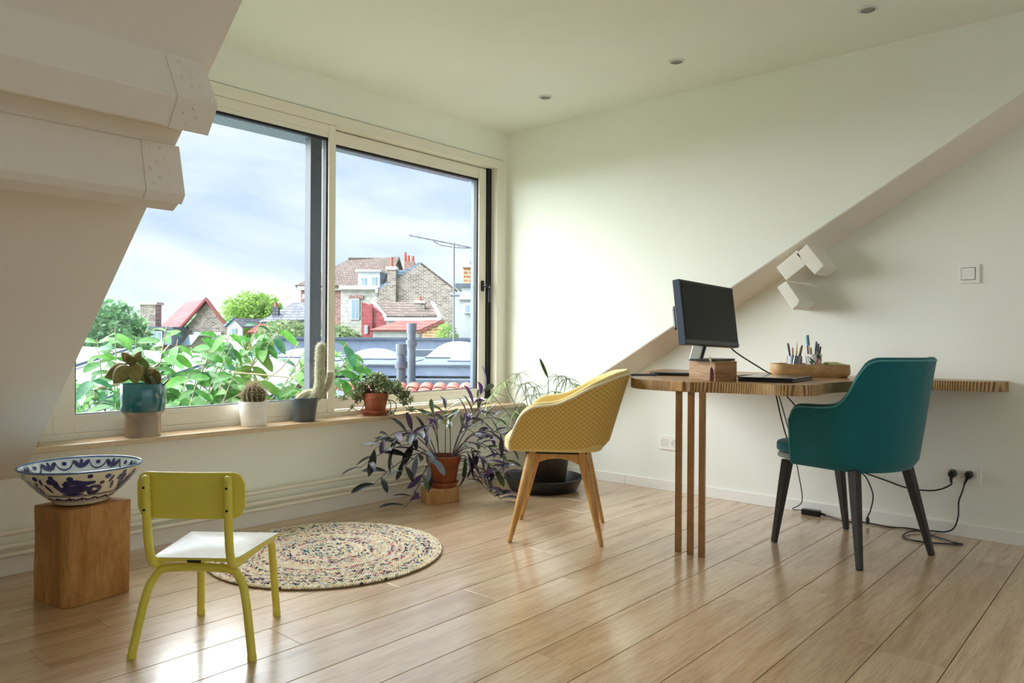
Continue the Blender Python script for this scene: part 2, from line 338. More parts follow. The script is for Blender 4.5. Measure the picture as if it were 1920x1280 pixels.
# roof slopes seen from inside
ms = MB(); ya, yb = 3.55, .80
ms.add([(-2.1, ya, zL(ya)), (.93, ya, zL(ya)), (.93, yb, zL(yb)), (-2.1, yb, zL(yb)), (-2.1, ya, zL(ya)+.12), (.93, ya, zL(ya)+.12), (.93, yb, zL(yb)+.12), (-2.1, yb, zL(yb)+.12)], [(0,1,2,3),(7,6,5,4),(0,4,5,1),(1,5,6,2),(2,6,7,3),(3,7,4,0)])
struct(ms.build('ceiling_slope_left', M['slope']))
ms = MB(); ya, yb = 3.55, -.30
ms.add([(XC+.003, ya, zR(ya)), (XG+.02, ya, zG(ya)), (XG+.02, yb, zG(yb)), (XC+.003, yb, zR(yb)), (XC+.003, ya, zR(ya)+.1), (XG+.02, ya, zG(ya)+.1), (XG+.02, yb, zG(yb)+.1), (XC+.003, yb, zR(yb)+.1)], [(0,1,2,3),(7,6,5,4),(0,4,5,1),(1,5,6,2),(2,6,7,3),(3,7,4,0)])
struct(ms.build('ceiling_slope_right', M['slope']))
# baseboards
struct(MB().box(-2.0, 4.14, YK-.014, YK, 0, .074).build('baseboard_front', M['trim'], bevel=.002))
bb = struct(MB().box(XG-.013, XG, 2.66, YK-.014, 0, .063).build('baseboard_right', M['trim'], bevel=.002))
MB().box(XG-.013, XG, -3.0, 2.658, 0, .063).build('board', M['trim'], bb, bevel=.002)
# window sill
struct(MB().box(.94, XC-.002, 3.352, YW+.02, .478, .502).build('trim_sill', M['sill'], bevel=.003))
# heating pipes along the knee wall
pipe_labels = ['upper white heating pipe along the wall under the window sill', 'middle white heating pipe running just above the lowest pipe under the window', 'lowest white heating pipe just above the baseboard under the window']
for z, lb in zip((.172, .118, .087), pipe_labels):
    t = empty('heating_pipe', (0, 3.395, z)); tag(t, lb, 'pipe', 'heating pipes under the window')
    MB().tube([(-1.98, 0, 0), (3.86, 0, 0)], .0105, 12).build('tube', M['frame'], t, smooth=40)
    for x in ((1.70, 3.2) if z < .1 else (2.9,)): MB().tube([(x-.012, 0, 0), (x+.012, 0, 0)], .0135, 12).build('joint', M['frame'], t, smooth=40)
    for x in (.2, 1.95, 3.3): MB().box(x-.006, x+.006, -.004, .034, -.006, .006).build('clip', M['frame'], t)

# ---- the boxed purlins cut by the dormer
def purlin(name, prof, x0, x1, label, plate=None, rivets=()):
    t = empty(name, (x1 if plate else x0, prof[0][0], prof[0][1])); off = Vector(t.location)
    def loc(mb): mb.v = [p-off for p in mb.v]; return mb
    b = loc(MB().prism(prof, 'X', x0, x1)).build('beam', M['slope'], t, bevel=.004)
    if plate:
        n = len(plate); P = [Vector((0, p[0], p[1])) for p in plate]; mb = MB(); th = .004; vs = []; nr = []
        for i in range(n):
            a = (P[min(i+1, n-1)]-P[max(i-1, 0)]).normalized(); nr.append(Vector((0, a.z, -a.y)))
        for q in nr:
            if q.dot(Vector((0, -1, -.6))) < 0: q.negate()
        xs = (.805, x1+.004)
        for x in xs:
            for p, q in zip(P, nr): vs.append(Vector((x, 0, 0))+p+q*th)
        for x in xs:
            for p, q in zip(P, nr): vs.append(Vector((x, 0, 0))+p-q*.003)
        fs = [(i, i+1, n+i+1, n+i) for i in range(n-1)]+[(2*n+i, 3*n+i, 3*n+i+1, 2*n+i+1) for i in range(n-1)]
        fs += [(i, 2*n+i, 2*n+i+1, i+1) for i in range(n-1)]+[(n+i, n+i+1, 3*n+i+1, 3*n+i) for i in range(n-1)]+[(0, n, 3*n, 2*n), (n-1, 3*n-1, 4*n-1, 2*n-1)]
        mb.add(vs, fs); pl = loc(mb).build('end_plate', M['slope'], t)
        rv = MB().ball((0, 0, 0), (.0042, .0042, .0042), 8, 6).mesh('rivet', M['slope'], 180)
        for i, f, x in rivets:
            p = P[i].lerp(P[i+1], f); q = (nr[i]+nr[i+1]).normalized(); inst('rivet', rv, pl, Vector((x, 0, 0))+p+q*th-off)
    return tag(t, label, 'beam', None)
A, B, C_, D, E_, F_, G = (1.863, 1.640), (1.789, 1.521), (1.840, 1.458), (1.954, 1.488), (2.003, 1.454), (1.966, 1.319), (2.020, 1.283)
rr = [(0, f, x) for f, x in ((.12, .835), (.2, .865), (.28, .845), (.3, .88), (.45, .855), (.5, .83), (.62, .872), (.68, .85), (.78, .83), (.86, .868), (.9, .89))]+[(1, f, x) for f, x in ((.25, .85), (.45, .83), (.5, .862), (.75, .842))]
purlin('roof_purlin', [A, B, C_, D, (2.02, 1.60), (1.92, 1.72)], -2.0, .90, 'upper white boxed roof beam with riveted end plate at upper left', [A, B, C_], rr)
purlin('roof_purlin', [(1.95, 1.505), D, E_, (2.10, 1.50), (2.0, 1.60)], -2.0, .893, 'flat white spacer board between the two boxed roof beams at upper left')
rr = [(0, f, x) for f, x in ((.1, .85), (.2, .826), (.3, .862), (.42, .84), (.55, .82), (.6, .868), (.72, .842), (.85, .825), (.9, .872))]
purlin('roof_purlin', [E_, F_, (1.985, 1.300), G, (2.30, 1.332), (2.2, 1.5), (2.1, 1.52)], -2.0, .90, 'lower white boxed roof beam with riveted end plate at upper left', [E_, F_, (1.985, 1.300)], rr)
purlin('roof_purlin', [(1.478, 1.402), (1.42, 1.452), (1.332, 1.333), (1.378, 1.288), (1.425, 1.341)], XC, XG+.05, 'upper white boxed roof beam stub beside the right gable wall')
purlin('roof_purlin', [(1.582, 1.339), (1.470, 1.425), (1.425, 1.341), (1.528, 1.265)], XC, XG+.05, 'flat white spacer board between the two beam stubs on the right')
purlin('roof_purlin', [(1.528, 1.263), (1.455, 1.158), (1.465, 1.132), (1.492, 1.109), (1.577, 1.232)], XC, XG+.05, 'lower white boxed roof beam stub beside the right gable wall')

# ---- sliding window
win = struct(empty('window_1', (0, YW, .5)))
def wpart(name, mt, boxes, parent=win, bevel=.002, **k):
    mb = MB()
    for b in boxes: mb.box(b[0], b[1], b[2]-YW, b[3]-YW, b[4]-.5, b[5]-.5)
    return mb.build(name, mt, parent, bevel=bevel, **k)
FX0, FX1, FZ0, FZ1 = 1.015, 3.885, .497, 2.200
wpart('frame_head', M['frame'], [(FX0, FX1, YW-.012, 3.66, 2.140, FZ1)])
wpart('frame_foot', M['frame'], [(FX0, FX1, YW-.012, 3.66, FZ0, .528)])
wpart('frame_jamb', M['frame'], [(FX0, FX0+.05, YW-.012, 3.66, .5285, 2.1395)])
wpart('frame_jamb', M['frame'], [(FX1-.065, FX1, YW-.012, 3.66, .5285, 2.1395)])
wpart('shadow_gap', M['black'], [(FX0, FX1, YW-.004, YW+.003, FZ1, FZ1+.004)], bevel=None)
wpart('shadow_gap', M['black'], [(3.779, 3.8195, 3.575, 3.60, .529, 2.1395)], bevel=None)
def sash(x0, x1, y0, y1, z0, z1, lw, rw, tw, bw, gk):
    s = wpart('sash', M['frame'], [(x0, x0+lw, y0, y1, z0, z1)])
    wpart('stile', M['frame'], [(x1-rw, x1, y0, y1, z0, z1)], s)
    wpart('rail', M['frame'], [(x0+lw, x1-rw, y0+.002, y1, z1-tw, z1)], s)
    wpart('rail', M['frame'], [(x0+lw, x1-rw, y0+.002, y1, z0, z0+bw)], s)
    g0, g1, h0, h1 = x0+lw, x1-rw, z0+bw, z1-tw; ym = y0+.014
    wpart('bead', M['frame'], [(g0, g1, y0+.006, y0+.012, h1-.022, h1), (g0, g1, y0+.006, y0+.012, h0, h0+.022)], s, bevel=None)
    wpart('gasket', M['black'], [(g0, g1, ym, ym+.03, h1-.034, h1-.021), (g0, g1, ym, ym+.03, h0+.020, h0+.026), (g0, g0+.007, ym, ym+.03, h0, h1), (g1-.010, g1, ym, ym+.03, h0, h1)], s, bevel=None)
    wpart('pane', M['glass'], [(g0+.002, g1-.002, ym+.004, ym+.010, h0+.002, h1-.002)], s, bevel=None)
    return s
sash(FX0+.052, 2.480, YW-.006, 3.575, .5285, 2.139, .085, .045, .050, .055, 0)
sr = sash(2.470, 3.776, 3.585, 3.640, .535, 2.133, .045, .068, .052, .045, 0)
# handle of the right sash
hd = empty('h', (0, 0, 0)); bpy.data.objects.remove(hd)
h = MB().prism([(a*.0135, b) for a, b in ((-1, -.03), (-.7, -.037), (.7, -.037), (1, -.03), (1, .03), (.7, .037), (-.7, .037), (-1, .03))], 'Y', 3.577-YW, 3.587-YW); h.v = [p+Vector((3.742, 0, 1.315-.5)) for p in h.v]
hr = h.build('handle', M['black'], sr, bevel=.002)
MB().tube(smoothline([(3.742, 3.58-YW, .815), (3.742, 3.545-YW, .815), (3.752, 3.535-YW, .810), (3.762, 3.535-YW, .79), (3.764, 3.538-YW, .70)], 5), [.010]*11+[.008]*10, 10).build('lever', M['plastic'], hr, smooth=50)
MB().ball((3.755, 3.533-YW, .808), .008, 8, 6).build('lever_cap', M['steel'], hr, smooth=180)
# outer reveal of the opening
wpart('reveal', M['zincreveal'], [(3.83, 3.90, 3.665, 3.785, .46, 2.30)], bevel=None)
wpart('reveal', M['zincreveal'], [(.90, 1.06, 3.665, 3.84, .46, 2.30)], bevel=None)
wpart('soffit', M['speckle'], [(1.061, 3.829, 3.665, 3.82, 2.085, 2.30)], bevel=None)
wpart('outer_ledge', M['zincreveal'], [(1.061, 3.829, 3.665, 3.88, .42, .49)], bevel=None)
rv = wpart('centre_fin', M['fin'], [(2.395, 2.468, 3.645, 3.70, .49, 2.09)], bevel=None)
print('part2 ok')
# ================================================================== furniture
# ---- tub shells shared by the two armchairs
def tub(hw, y0, yb, yf, zb, hf, flare, th, inset=.0):
    la = yf-y0; n = 40; path = []
    lb = 0; prev = None; arc = []
    for k in range(n+1):
        ph = -PI/2+PI*k/n; e = .88
        p = Vector((hw*math.copysign(abs(math.sin(ph))**e, math.sin(ph)), y0-(y0-yb)*abs(math.cos(ph))**e, 0))
        if prev is not None: lb += (p-prev).length
        arc.append((lb, p)); prev = p
    tot = lb+2*la
    def pos(u):
        s = u*tot
        if s < la: return Vector((-hw, yf-s, 0))
        if s > la+lb: return Vector((hw, y0+(s-la-lb), 0))
        s -= la
        for (a, p), (b, q) in zip(arc, arc[1:]):
            if s <= b: return p.lerp(q, (s-a)/(b-a) if b > a else 0)
        return arc[-1][1]
    def P(u, t, off=0):
        a = abs(u-.5)*2; p = pos(u); d = pos(min(u+.004, 1))-pos(max(u-.004, 0)); d.normalize()
        nrm = Vector((d.y, -d.x, 0))
        if nrm.dot(p-Vector((0, y0+.05, 0))) < 0: nrm.negate()
        zt = hf(a); z = zb+t*(zt-zb); rise = z-zb
        rnd_ = max(0, 1-t/.10)**2*.022                       # rounded lower edge
        return p+nrm*(flare(a)*rise-off-rnd_)+UP*z
    return P
def shell_meshes(P, th, nu, nv):
    outer = MB().grid(lambda i, j: P(i, j), nu, nv)
    inner = MB().grid(lambda i, j: P(i, j, th), nu, nv)
    rim = MB(); k = 5
    def R(i, q):
        a, b = P(i, 1), P(i, 1, th); m_ = (a+b)/2; ang = PI*q
        return m_+(a-b)/2*math.cos(ang)+UP*(th*.5*math.sin(ang))
    inner.grid(lambda i, j: R(i, j), nu, k+1)
    for e in (0, 1):
        inner.grid(lambda i, j, e=e: P(e, j).lerp(P(e, j, th), i)+Vector((0, .5*th*math.sin(PI*i), 0)), 6, nv)
    return outer, inner
# honey yellow armchair
t = empty('armchair', (2.883, 2.233, 0), math.atan2(.83, -.557)-PI/2)
tag(t, 'honey yellow tub armchair with oak legs standing between desk and window', 'chair')
tabY = [(0, .785), (.22, .775), (.38, .735), (.52, .675), (.64, .645), (.80, .632), (.89, .600), (.95, .545), (1, .475)]
P = tub(.215, -.06, -.235, .215, .425, lambda a: interp(tabY, a), lambda a: .30-.08*a, .04)
out, inn = shell_meshes(P, .038, 73, 11)
so_ = out.build('shell', M['honey'], t, smooth=180, weld=False)
uvl = so_.data.uv_layers.new(name='cloth'); nuv = 73
for lp_ in so_.data.loops:
    i_ = lp_.vertex_index % nuv; uvl.data[lp_.index].uv = (i_/(nuv-1)*1.05, so_.data.vertices[lp_.vertex_index].co.z)
inn.build('lining', M['honeyin'], t, smooth=60)
MB().tube([P(i/96, 1)+UP*.002 for i in range(97)], .0055, 8).build('piping', M['honeypipe'], t, smooth=180)
MB().tube([P(0, 1-i/10)+Vector((0, .004, 0)) for i in range(11)], .0055, 8).build('piping', M['honeypipe'], t, smooth=180)
MB().tube([P(1, 1-i/10)+Vector((0, .004, 0)) for i in range(11)], .0055, 8).build('piping', M['honeypipe'], t, smooth=180)
def cushion(hw, yb, yf, z0, z1, round_=.6):
    def f(i, j):
        a = 2*PI*i; v = j*2-1; n = 4.5; cx, sx = math.cos(a), math.sin(a)
        rr = (abs(cx)**n+abs(sx)**n)**(-1/n); k = (1-abs(v)**3.2)**(1/3.2)
        k = 1-(1-k)*.22 if abs(v) < .98 else .55 if abs(v) < .999 else 0.0
        return Vector((hw*rr*cx*k, (yb+yf)/2+(yf-yb)/2*rr*sx*k, (z0+z1)/2+(z1-z0)/2*(abs(v)**.8*math.copysign(1, v) if abs(v) > 0 else 0)))
    return MB().grid(f, 48, 11, True)
cushion(.205, -.215, .258, .414, .492).build('seat', M['honeyin'], t, smooth=70)
MB().box(-.15, .15, -.14, .14, .405, .424).build('seat_plate', M['black'], t)
for sx in (-1, 1):
    for sy, fy in ((1, .215), (-1, -.21)):
        a, b = Vector((sx*.130, sy*.115, .415)), Vector((sx*.222, fy, 0))
        MB().tube([a, a.lerp(b, .12), a.lerp(b, .35), a.lerp(b, .8), b], [.024, .026, .0225, .014, .0105], 14).build('leg', M['chairwood'], t, smooth=50)
def arch(ax):
    mb = MB(); N = 12
    for k in range(N+1):
        q = k/N*2-1; s_ = q*.135; lo = .335+.048*(1-q*q) if True else 0
        for w in (-.012, .012):
            for z in (lo, .408): mb.v.append(Vector((w, s_, z)) if ax == 'y' else Vector((s_, w, z)))
    for k in range(N):
        i = k*4; mb.f += [(i, i+1, i+5, i+4), (i+2, i+6, i+7, i+3), (i, i+4, i+6, i+2), (i+1, i+3, i+7, i+5)]
    mb.f += [(0, 2, 3, 1), (N*4, N*4+1, N*4+3, N*4+2)]; return mb
for sx in (-1, 1):
    mb = arch('y'); mb.v = [v+Vector((sx*.135, 0, 0)) for v in mb.v]; mb.build('apron', M['chairwood'], t, bevel=.003)
    mb = arch('x'); mb.v = [v+Vector((0, sx*.12, 0)) for v in mb.v]; mb.build('apron', M['chairwood'], t, bevel=.003)
# teal armchair
ang = rad(76); t = empty('armchair', (3.571, 1.072, 0), ang-PI/2)
tag(t, 'teal fabric armchair with dark tapered legs pushed up to the desk', 'chair')
tabT = [(0, .862), (.34, .862), (.40, .848), (.46, .79), (.53, .70), (.60, .664), (.70, .655), (.90, .650), (.96, .636), (1, .590)]
P = tub(.255, -.03, -.245, .150, .384, lambda a: interp(tabT, a), lambda a: .17-.10*a, .03)
out, inn = shell_meshes(P, .030, 97, 13)
out.build('shell', M['teal'], t, smooth=180); inn.build('lining', M['teal'], t, smooth=60)
MB().tube([P(i/120, 1)+UP*.001 for i in range(121)], .0035, 8).build('piping', M['tealpipe'], t, smooth=180)
MB().tube([P(0, 1-i/10)+Vector((0, .002, 0)) for i in range(11)], .0035, 8).build('piping', M['tealpipe'], t, smooth=180)
cushion(.235, -.225, .300, .425, .482).build('seat', M['teal'], t, smooth=70)
cushion(.232, -.14, .290, .398, .428).build('seat_base', M['greyfelt'], t, smooth=60)
for (fx, fy), (tx, ty) in (((-.216, .263), (-.185, .215)), ((.300, .215), (.20, .20)), ((-.288, -.20), (-.205, -.125)), ((.184, -.258), (.145, -.165))):
    mb = MB(); T = Vector((tx, ty, .390)); F = Vector((fx, fy, 0)); N = 6; q = math.atan2(fy, fx)
    mb.tube([T, T.lerp(F, .3), F], [.029, .026, .0165], 4)
    mb.build('leg', M['darkwood'], t, bevel=.004)
# ---- child's chair
t = empty('school_chair', (1.145, 2.25, 0), rad(40)-PI/2)
tag(t, 'small yellow painted school chair with white seat standing in the foreground', 'chair')
R_ = .0122
MB().tube(smoothline([(-.178, -.172, .012), (-.150, -.150, .17), (-.128, -.140, .228), (-.085, -.137, .255), (.085, -.137, .255), (.128, -.140, .228), (.150, -.150, .17), (.178, -.172, .012)], 7), R_, 14).build('rear_leg_frame', M['yellowpaint'], t, smooth=50)
for sx in (-1, 1):
    MB().tube(smoothline([(sx*.130, .178, .012), (sx*.122, .158, .20), (sx*.120, .148, .250), (sx*.118, .112, .272), (sx*.117, -.02, .272), (sx*.117, -.125, .270), (sx*.117, -.168, .280), (sx*.118, -.190, .320), (sx*.119, -.202, .40), (sx*.120, -.212, .535)], 7), R_, 14).build('side_tube', M['yellowpaint'], t, smooth=50)
    MB().tube([(sx*.120, -.212, .535), (sx*.120, -.2125, .541), (sx*.120, -.213, .544)], [R_, R_*.8, R_*.3], 14).build('tube_end', M['yellowpaint'], t, smooth=60)
    for px, py in ((sx*.178, -.172), (sx*.130, .178)):
        MB().tube([(px, py, 0), (px, py, .016)], .0132, 12).build('foot_cap', M['yellowpaint'], t, smooth=40)
    for z in (.445, .510):
        MB().tube([(sx*.120, -.2095-.06*(z-.47), z), (sx*.120, -.2215-.06*(z-.47), z)], .0036, 10).build('screw', M['black'], t)
def rounded(w2, h2, r, n=6):
    o = []
    for cx, cy, a0 in ((w2-r, h2-r, 0), (-w2+r, h2-r, 90), (-w2+r, -h2+r, 180), (w2-r, -h2+r, 270)):
        for k in range(n+1): a = rad(a0+90*k/n); o.append((cx+r*math.cos(a), cy+r*math.sin(a)))
    return o
def panel(w2, h2, r, c, th, yc, lean, two=None):             # curved upright panel
    nx = 16; mb = MB(); pts = []
    def prof(x):
        if abs(x) > w2-r: q = (abs(x)-(w2-r))/r; return h2-r+r*math.sqrt(max(0, 1-q*q))
        return h2
    rows = []
    for s in (0, 1):
        for i in range(nx+1):
            x = (-1+2*i/nx); x = w2*math.copysign(1-(1-abs(x))**1.3, x) if abs(x) > .6 else w2*x*(1-.4**1.3)/.6; h = max(prof(x), .004)
            for j in range(5):
                z = c+h*(j/2-1); mb.v.append(Vector((x, yc-s*th+.55*x*x-lean*(z-c), z)))
    n = (nx+1)*5
    for i in range(nx):
        for j in range(4):
            a = i*5+j; mb.f.append((a, a+1, a+6, a+5)); mb.f.append((n+a, n+a+5, n+a+6, n+a+1))
    for i in range(nx):
        mb.f.append((i*5, (i+1)*5, n+(i+1)*5, n+i*5)); a = i*5+4; mb.f.append((a, n+a, n+a+5, a+5))
    for j in range(4): mb.f.append((j, n+j, n+j+1, j+1)); a = nx*5+j; mb.f.append((a, a+1, n+a+1, n+a))
    return mb
bk = panel(.158, .068, .034, .483, .007, -.190, .06).build('backrest', M['yellowpaint'], t, smooth=40)
panel(.157, .067, .033, .4835, .0015, -.1880, .06).build('backrest_facing', M['seatwhite'], bk, smooth=40)
def seat_outline(g):
    o = []
    for (x, y), r in (((.152+g, .178+g), .035), ((-.152-g, .178+g), .035), ((-.128-g, -.160-g), .03), ((.128+g, -.160-g), .03)): o.append((x, y, r))
    pts = []
    for i in range(4):
        p = Vector(o[i][:2]); a = Vector(o[i-1][:2])-p; b = Vector(o[(i+1) % 4][:2])-p; r = o[i][2]; a = p+a.normalized()*r; b = p+b.normalized()*r
        for k in range(6): s_ = k/5; pts.append(tuple(a.lerp(p, s_).lerp(p.lerp(b, s_), s_)))
    return pts
def seat_slab(g, z0, z1):
    mb = MB(); o = seat_outline(g); n = len(o)
    def zz(x, y): return -.010*(1-min(1, (x/.15)**2))*(1-abs(y)/.2)-max(0, y-.13)*.25
    vs = []
    for z in (z0, z1):
        for k in (0, .35, .7, 1):
            for x, y in o: vs.append((x*k, y*k, z+zz(x*k, y*k)))
    mb.v = [Vector(v) for v in vs]
    for s in (0, 1):
        for k in range(3):
            for i in range(n):
                a, b = s*4*n+k*n+i, s*4*n+k*n+(i+1) % n; mb.f.append((a, b, b+n, a+n) if s else (a, a+n, b+n, b))
    for i in range(n): a, b = 3*n+i, 3*n+(i+1) % n; mb.f.append((a, b, b+4*n, a+4*n))
    return mb
seat = seat_slab(0, .283, .292).build('seat', M['yellowpaint'], t, smooth=40)
seat_slab(-.002, .2922, .2937).build('seat_facing', M['seatwhite'], seat, smooth=40)
MB().box(-.02, .02, -.163, -.157, .279, .286).build('chipped_edge', M['sub'], seat)

# ---- log stool and painted bowl
t = empty('log_stool', (.985, 2.955, 0))
mb = MB(); base = [(.863, 3.045), (.895, 2.868), (.915, 2.846), (.945, 2.842), (1.130, 2.880), (1.085, 3.075)]; lv = []
for k in range(9):
    z = .338*k/8
    for i, (x, y) in enumerate(base): mb.v.append(Vector((x-.985+.004*noise.noise((i*3.1, z*7, 0)), y-2.955+.004*noise.noise((i*2.3, z*6, 4)), z+(.006*(i/5) if k == 8 else 0))))
n = len(base)
mb.f = [(k*n+i, k*n+(i+1) % n, (k+1)*n+(i+1) % n, (k+1)*n+i) for k in range(8) for i in range(n)]+[tuple(range(n))[::-1], tuple(range(8*n, 9*n))]
mb.build('log', M['stump'], t, smooth=30, bevel=.004)
tag(t, 'rough square-cut brown log stool carrying the painted bowl at left', 'stool')
BC = Vector((.990, 2.962, .345))
t = empty('bowl', BC); tag(t, 'wide cream ceramic bowl painted with cobalt blue birds on the log stool', 'bowl')
prof_b = [(.0, .012), (.082, .0), (.090, .004), (.094, .012), (.125, .036), (.158, .072), (.184, .104), (.199, .130)]
def bowl_r(z):
    for (a, b), (c, d) in zip(prof_b[3:], prof_b[4:]):
        if z <= d: return a+(c-a)*(z-b)/(d-b)
    return prof_b[-1][0]
MB().lathe(prof_b+[(.2005, .1335), (.196, .1335)], 64).build('body', M['ceramic'], t, smooth=40)
MB().lathe([(.1985, .1320), (.192, .125), (.176, .100), (.150, .068), (.118, .034), (.085, .014), (0, .008)], 64).build('inside', M['ceramicin'], t, smooth=60)
MB().tube([(.1985*math.cos(2*PI*k/64), .1985*math.sin(2*PI*k/64), .1325) for k in range(65)], .0036, 8).build('rim', M['bluerim'], t, smooth=60)
view = math.atan2(-BC.y, -BC.x)                         # side of the bowl towards the room
def on_bowl(a, z, lift=.0009, inside=False):            # a: metres along the circumference from the room side, to the right
    if inside:
        r = bowl_r(z)-.0072; lift = 0
    else: r = bowl_r(z)+lift*.8
    th = view+a/.17
    return Vector((r*math.cos(th), r*math.sin(th), z-(lift*.6 if not inside else -.001)))
motif = MB(); 
def blob(mb, outline, inside=False):
    c = (sum(p[0] for p in outline)/len(outline), sum(p[1] for p in outline)/len(outline)); n = len(outline); vs = [on_bowl(*c, inside=inside)]
    for q in (.5, 1): vs += [on_bowl(c[0]+(x-c[0])*q, c[1]+(z-c[1])*q, inside=inside) for x, z in outline]
    mb.add(vs, [(0, 1+i, 1+(i+1) % n) for i in range(n)]+[(1+i, 1+n+i, 1+n+(i+1) % n, 1+(i+1) % n) for i in range(n)])
def oval(mb, a, z, ra, rz, tilt=0, n=14, inside=False):
    blob(mb, [(a+ra*math.cos(q)*math.cos(tilt)-rz*math.sin(q)*math.sin(tilt), z+ra*math.cos(q)*math.sin(tilt)+rz*math.sin(q)*math.cos(tilt)) for q in (2*PI*k/n for k in range(n))], inside)
def stroke(mb, pts, w, inside=False):
    P3 = smoothline([(p[0], p[1], 0) for p in pts], 6); N = len(P3); vs = []
    for i, p in enumerate(P3):
        d = (P3[min(i+1, N-1)]-P3[max(i-1, 0)]).normalized(); nn = Vector((-d.y, d.x, 0)); ww = w*(.35+.65*math.sin(PI*min(1, .12+i/(N-1)*.85)))
        for s in (-1, 0, 1): q = p+nn*ww*s; vs.append(on_bowl(q.x, q.y, inside=inside))
    mb.add(vs, [(i*3+k, i*3+k+1, i*3+k+4, i*3+k+3) for i in range(N-1) for k in (0, 1)])
def bird(a0):
    stroke(motif, [(a0-.075, .093), (a0-.070, .104), (a0-.058, .101), (a0-.056, .086), (a0-.045, .070), (a0-.02, .062)], .011)
    oval(motif, a0-.005, .070, .052, .017, .05); stroke(motif, [(a0-.035, .088), (a0-.005, .098), (a0+.03, .092), (a0+.062, .095)], .010)
    stroke(motif, [(a0+.03, .066), (a0+.062, .078), (a0+.082, .070), (a0+.075, .055), (a0+.05, .054), (a0+.045, .063), (a0+.058, .066)], .0075)
    stroke(motif, [(a0-.05, .052), (a0-.01, .050), (a0+.03, .052)], .004)
for k in range(5): bird(-.02+k*.2136)
for k in range(10):
    a = -.5+k*.1068; oval(motif, a-.01, .118, .008, .008); oval(motif, a+.042, .112, .0095, .0085); oval(motif, a+.030, .090 if k % 2 else .098, .008, .007)
for k in range(5):
    a = .075+k*.2136; oval(motif, a+.03, .075, .006, .018, .4); oval(motif, a+.016, .1, .005, .014, -.3)
for k in range(20):
    a = -.53+k*.0534; oval(motif, a, .029, .008, .007); oval(motif, a-.017, .027, .012, .0035, .3); oval(motif, a+.017, .027, .012, .0035, -.3)
motif.build('painted_birds', M['cobalt'], t, weld=False)
band = MB()
for z, h in ((.0415, .0012), (.0455, .0010), (.0185, .0010)):
    N = 72; vs = [on_bowl(.17*2*PI*k/N, z+s*h) for k in range(N) for s in (-1, 1)]; band.add(vs, [(2*k, 2*((k+1) % N), 2*((k+1) % N)+1, 2*k+1) for k in range(N)])
band.build('painted_lines', M['cobalt'], t, weld=False)
pet = MB()
for k in range(10):
    a = k*.1068; z0 = .095
    for tl, ra in ((0, .006), (.75, .0075), (-.75, .0075)): oval(pet, a+.020*tl, z0+.014, ra, .017, -tl*.9, inside=True)
    oval(pet, a+.0534, .113, .008, .007, inside=True)
    stroke(pet, [(a+.024, .122), (a+.034, .100), (a+.0534, .092), (a+.073, .100), (a+.083, .122)], .0025, True)
pet.build('painted_petals', M['cobalt'], t, weld=False)

# ---- braided rug
RC = Vector((1.915, 2.765, 0)); RR = .50
t = empty('braided_rug', RC); tag(t, 'round multicoloured braided rag rug on the floor behind the small chair', 'rug')
MB().lathe([(0, .001), (RR-.006, .001), (RR-.004, .005), (0, .006)], 72).build('backing', M['rugback'], t)
pal = [lin(h)[:3] for h in ('#e9dcc0', '#efe6d2', '#dccaa4', '#e6e4e0', '#a5a6ac', '#4a4d58', '#33374a', '#8a4560', '#c05a70', '#d8a8a4', '#8fb0aa', '#5d7f8a', '#e0c498', '#e8d0cc', '#efe4e0')]
rg = MB(); rq = random.Random(9); pitch = .0150; nr = int(RR/pitch)
for k in range(nr+1):
    r = RR-.007-k*pitch
    if r < .004: break
    big = rq.random(); bandp = [rq.choice(pal[:4]) if (k < 2 or big < .22) else rq.choice(pal) for _ in range(4)]
    n = max(5, int(2*PI*r/.0125))
    for i in range(n):
        for s in (-1, 1):
            th = 2*PI*(i+(.5 if s > 0 else 0))/n; rr_ = r+s*.0034
            c = Vector((rr_*math.cos(th), rr_*math.sin(th), .0085+.001*rq.random()))
            tint = rq.choice(pal[:3]) if rq.random() < .40 else rq.choice(bandp) if rq.random() < .85 else rq.choice(pal)
            j = .85+.3*rq.random(); tint = tuple(min(1, x*j) for x in tint)
            Mx = Matrix.Rotation(th+PI/2+s*.55, 3, 'Z'); rg.ball(c, (.0085, .0042, .0048), 6, 4, Mx, tint)
rg.build('braid', M['rug'], t, smooth=180, weld=False, kind='stuff')
# flecks of one darker coil already come from the yarn colours

# ---- desk
t = empty('desk', (3.5, 1.5, 0)); tag(t, 'free-form wall desk with striped edge on three thin wooden legs', 'desk')
DO = Vector((3.5, 1.5, 0)); DZ = .762
out2 = [(4.148, .560), (4.03, .557), (3.955, .690), (3.89, .925), (3.72, 1.02), (3.50, 1.075), (3.28, 1.105), (3.15, 1.09), (3.06, 1.125), (3.02, 1.20), (3.03, 1.30), (3.0, 1.45), (2.955, 1.56), (2.945, 1.68), (2.96, 1.80), (3.02, 1.90), (3.16, 2.0), (3.38, 2.11), (3.70, 2.25), (4.0, 2.35), (4.148, 2.385)]
ol = [(p.x-3.5, p.y-1.5) for p in smoothline([(a, b, 0) for a, b in out2], 5)]
def inset(o, g):
    r = []
    for i, p in enumerate(o):
        a = Vector(o[max(i-1, 0)]); b = Vector(o[min(i+1, len(o)-1)]); d = (b-a).normalized(); r.append((p[0]+d.y*g, p[1]-d.x*g))
    return r
MB().prism(inset(ol, .004), 'Z', .718, DZ).build('top', M['desktop'], t)
eb = MB(); o1 = ol; o2 = inset(ol, .006); N = len(o1)
for (p, q) in zip(o1, o2): eb.v += [Vector((p[0], p[1], .716)), Vector((p[0], p[1], DZ-.001)), Vector((q[0], q[1], DZ+.0004)), Vector((q[0], q[1], .716))]
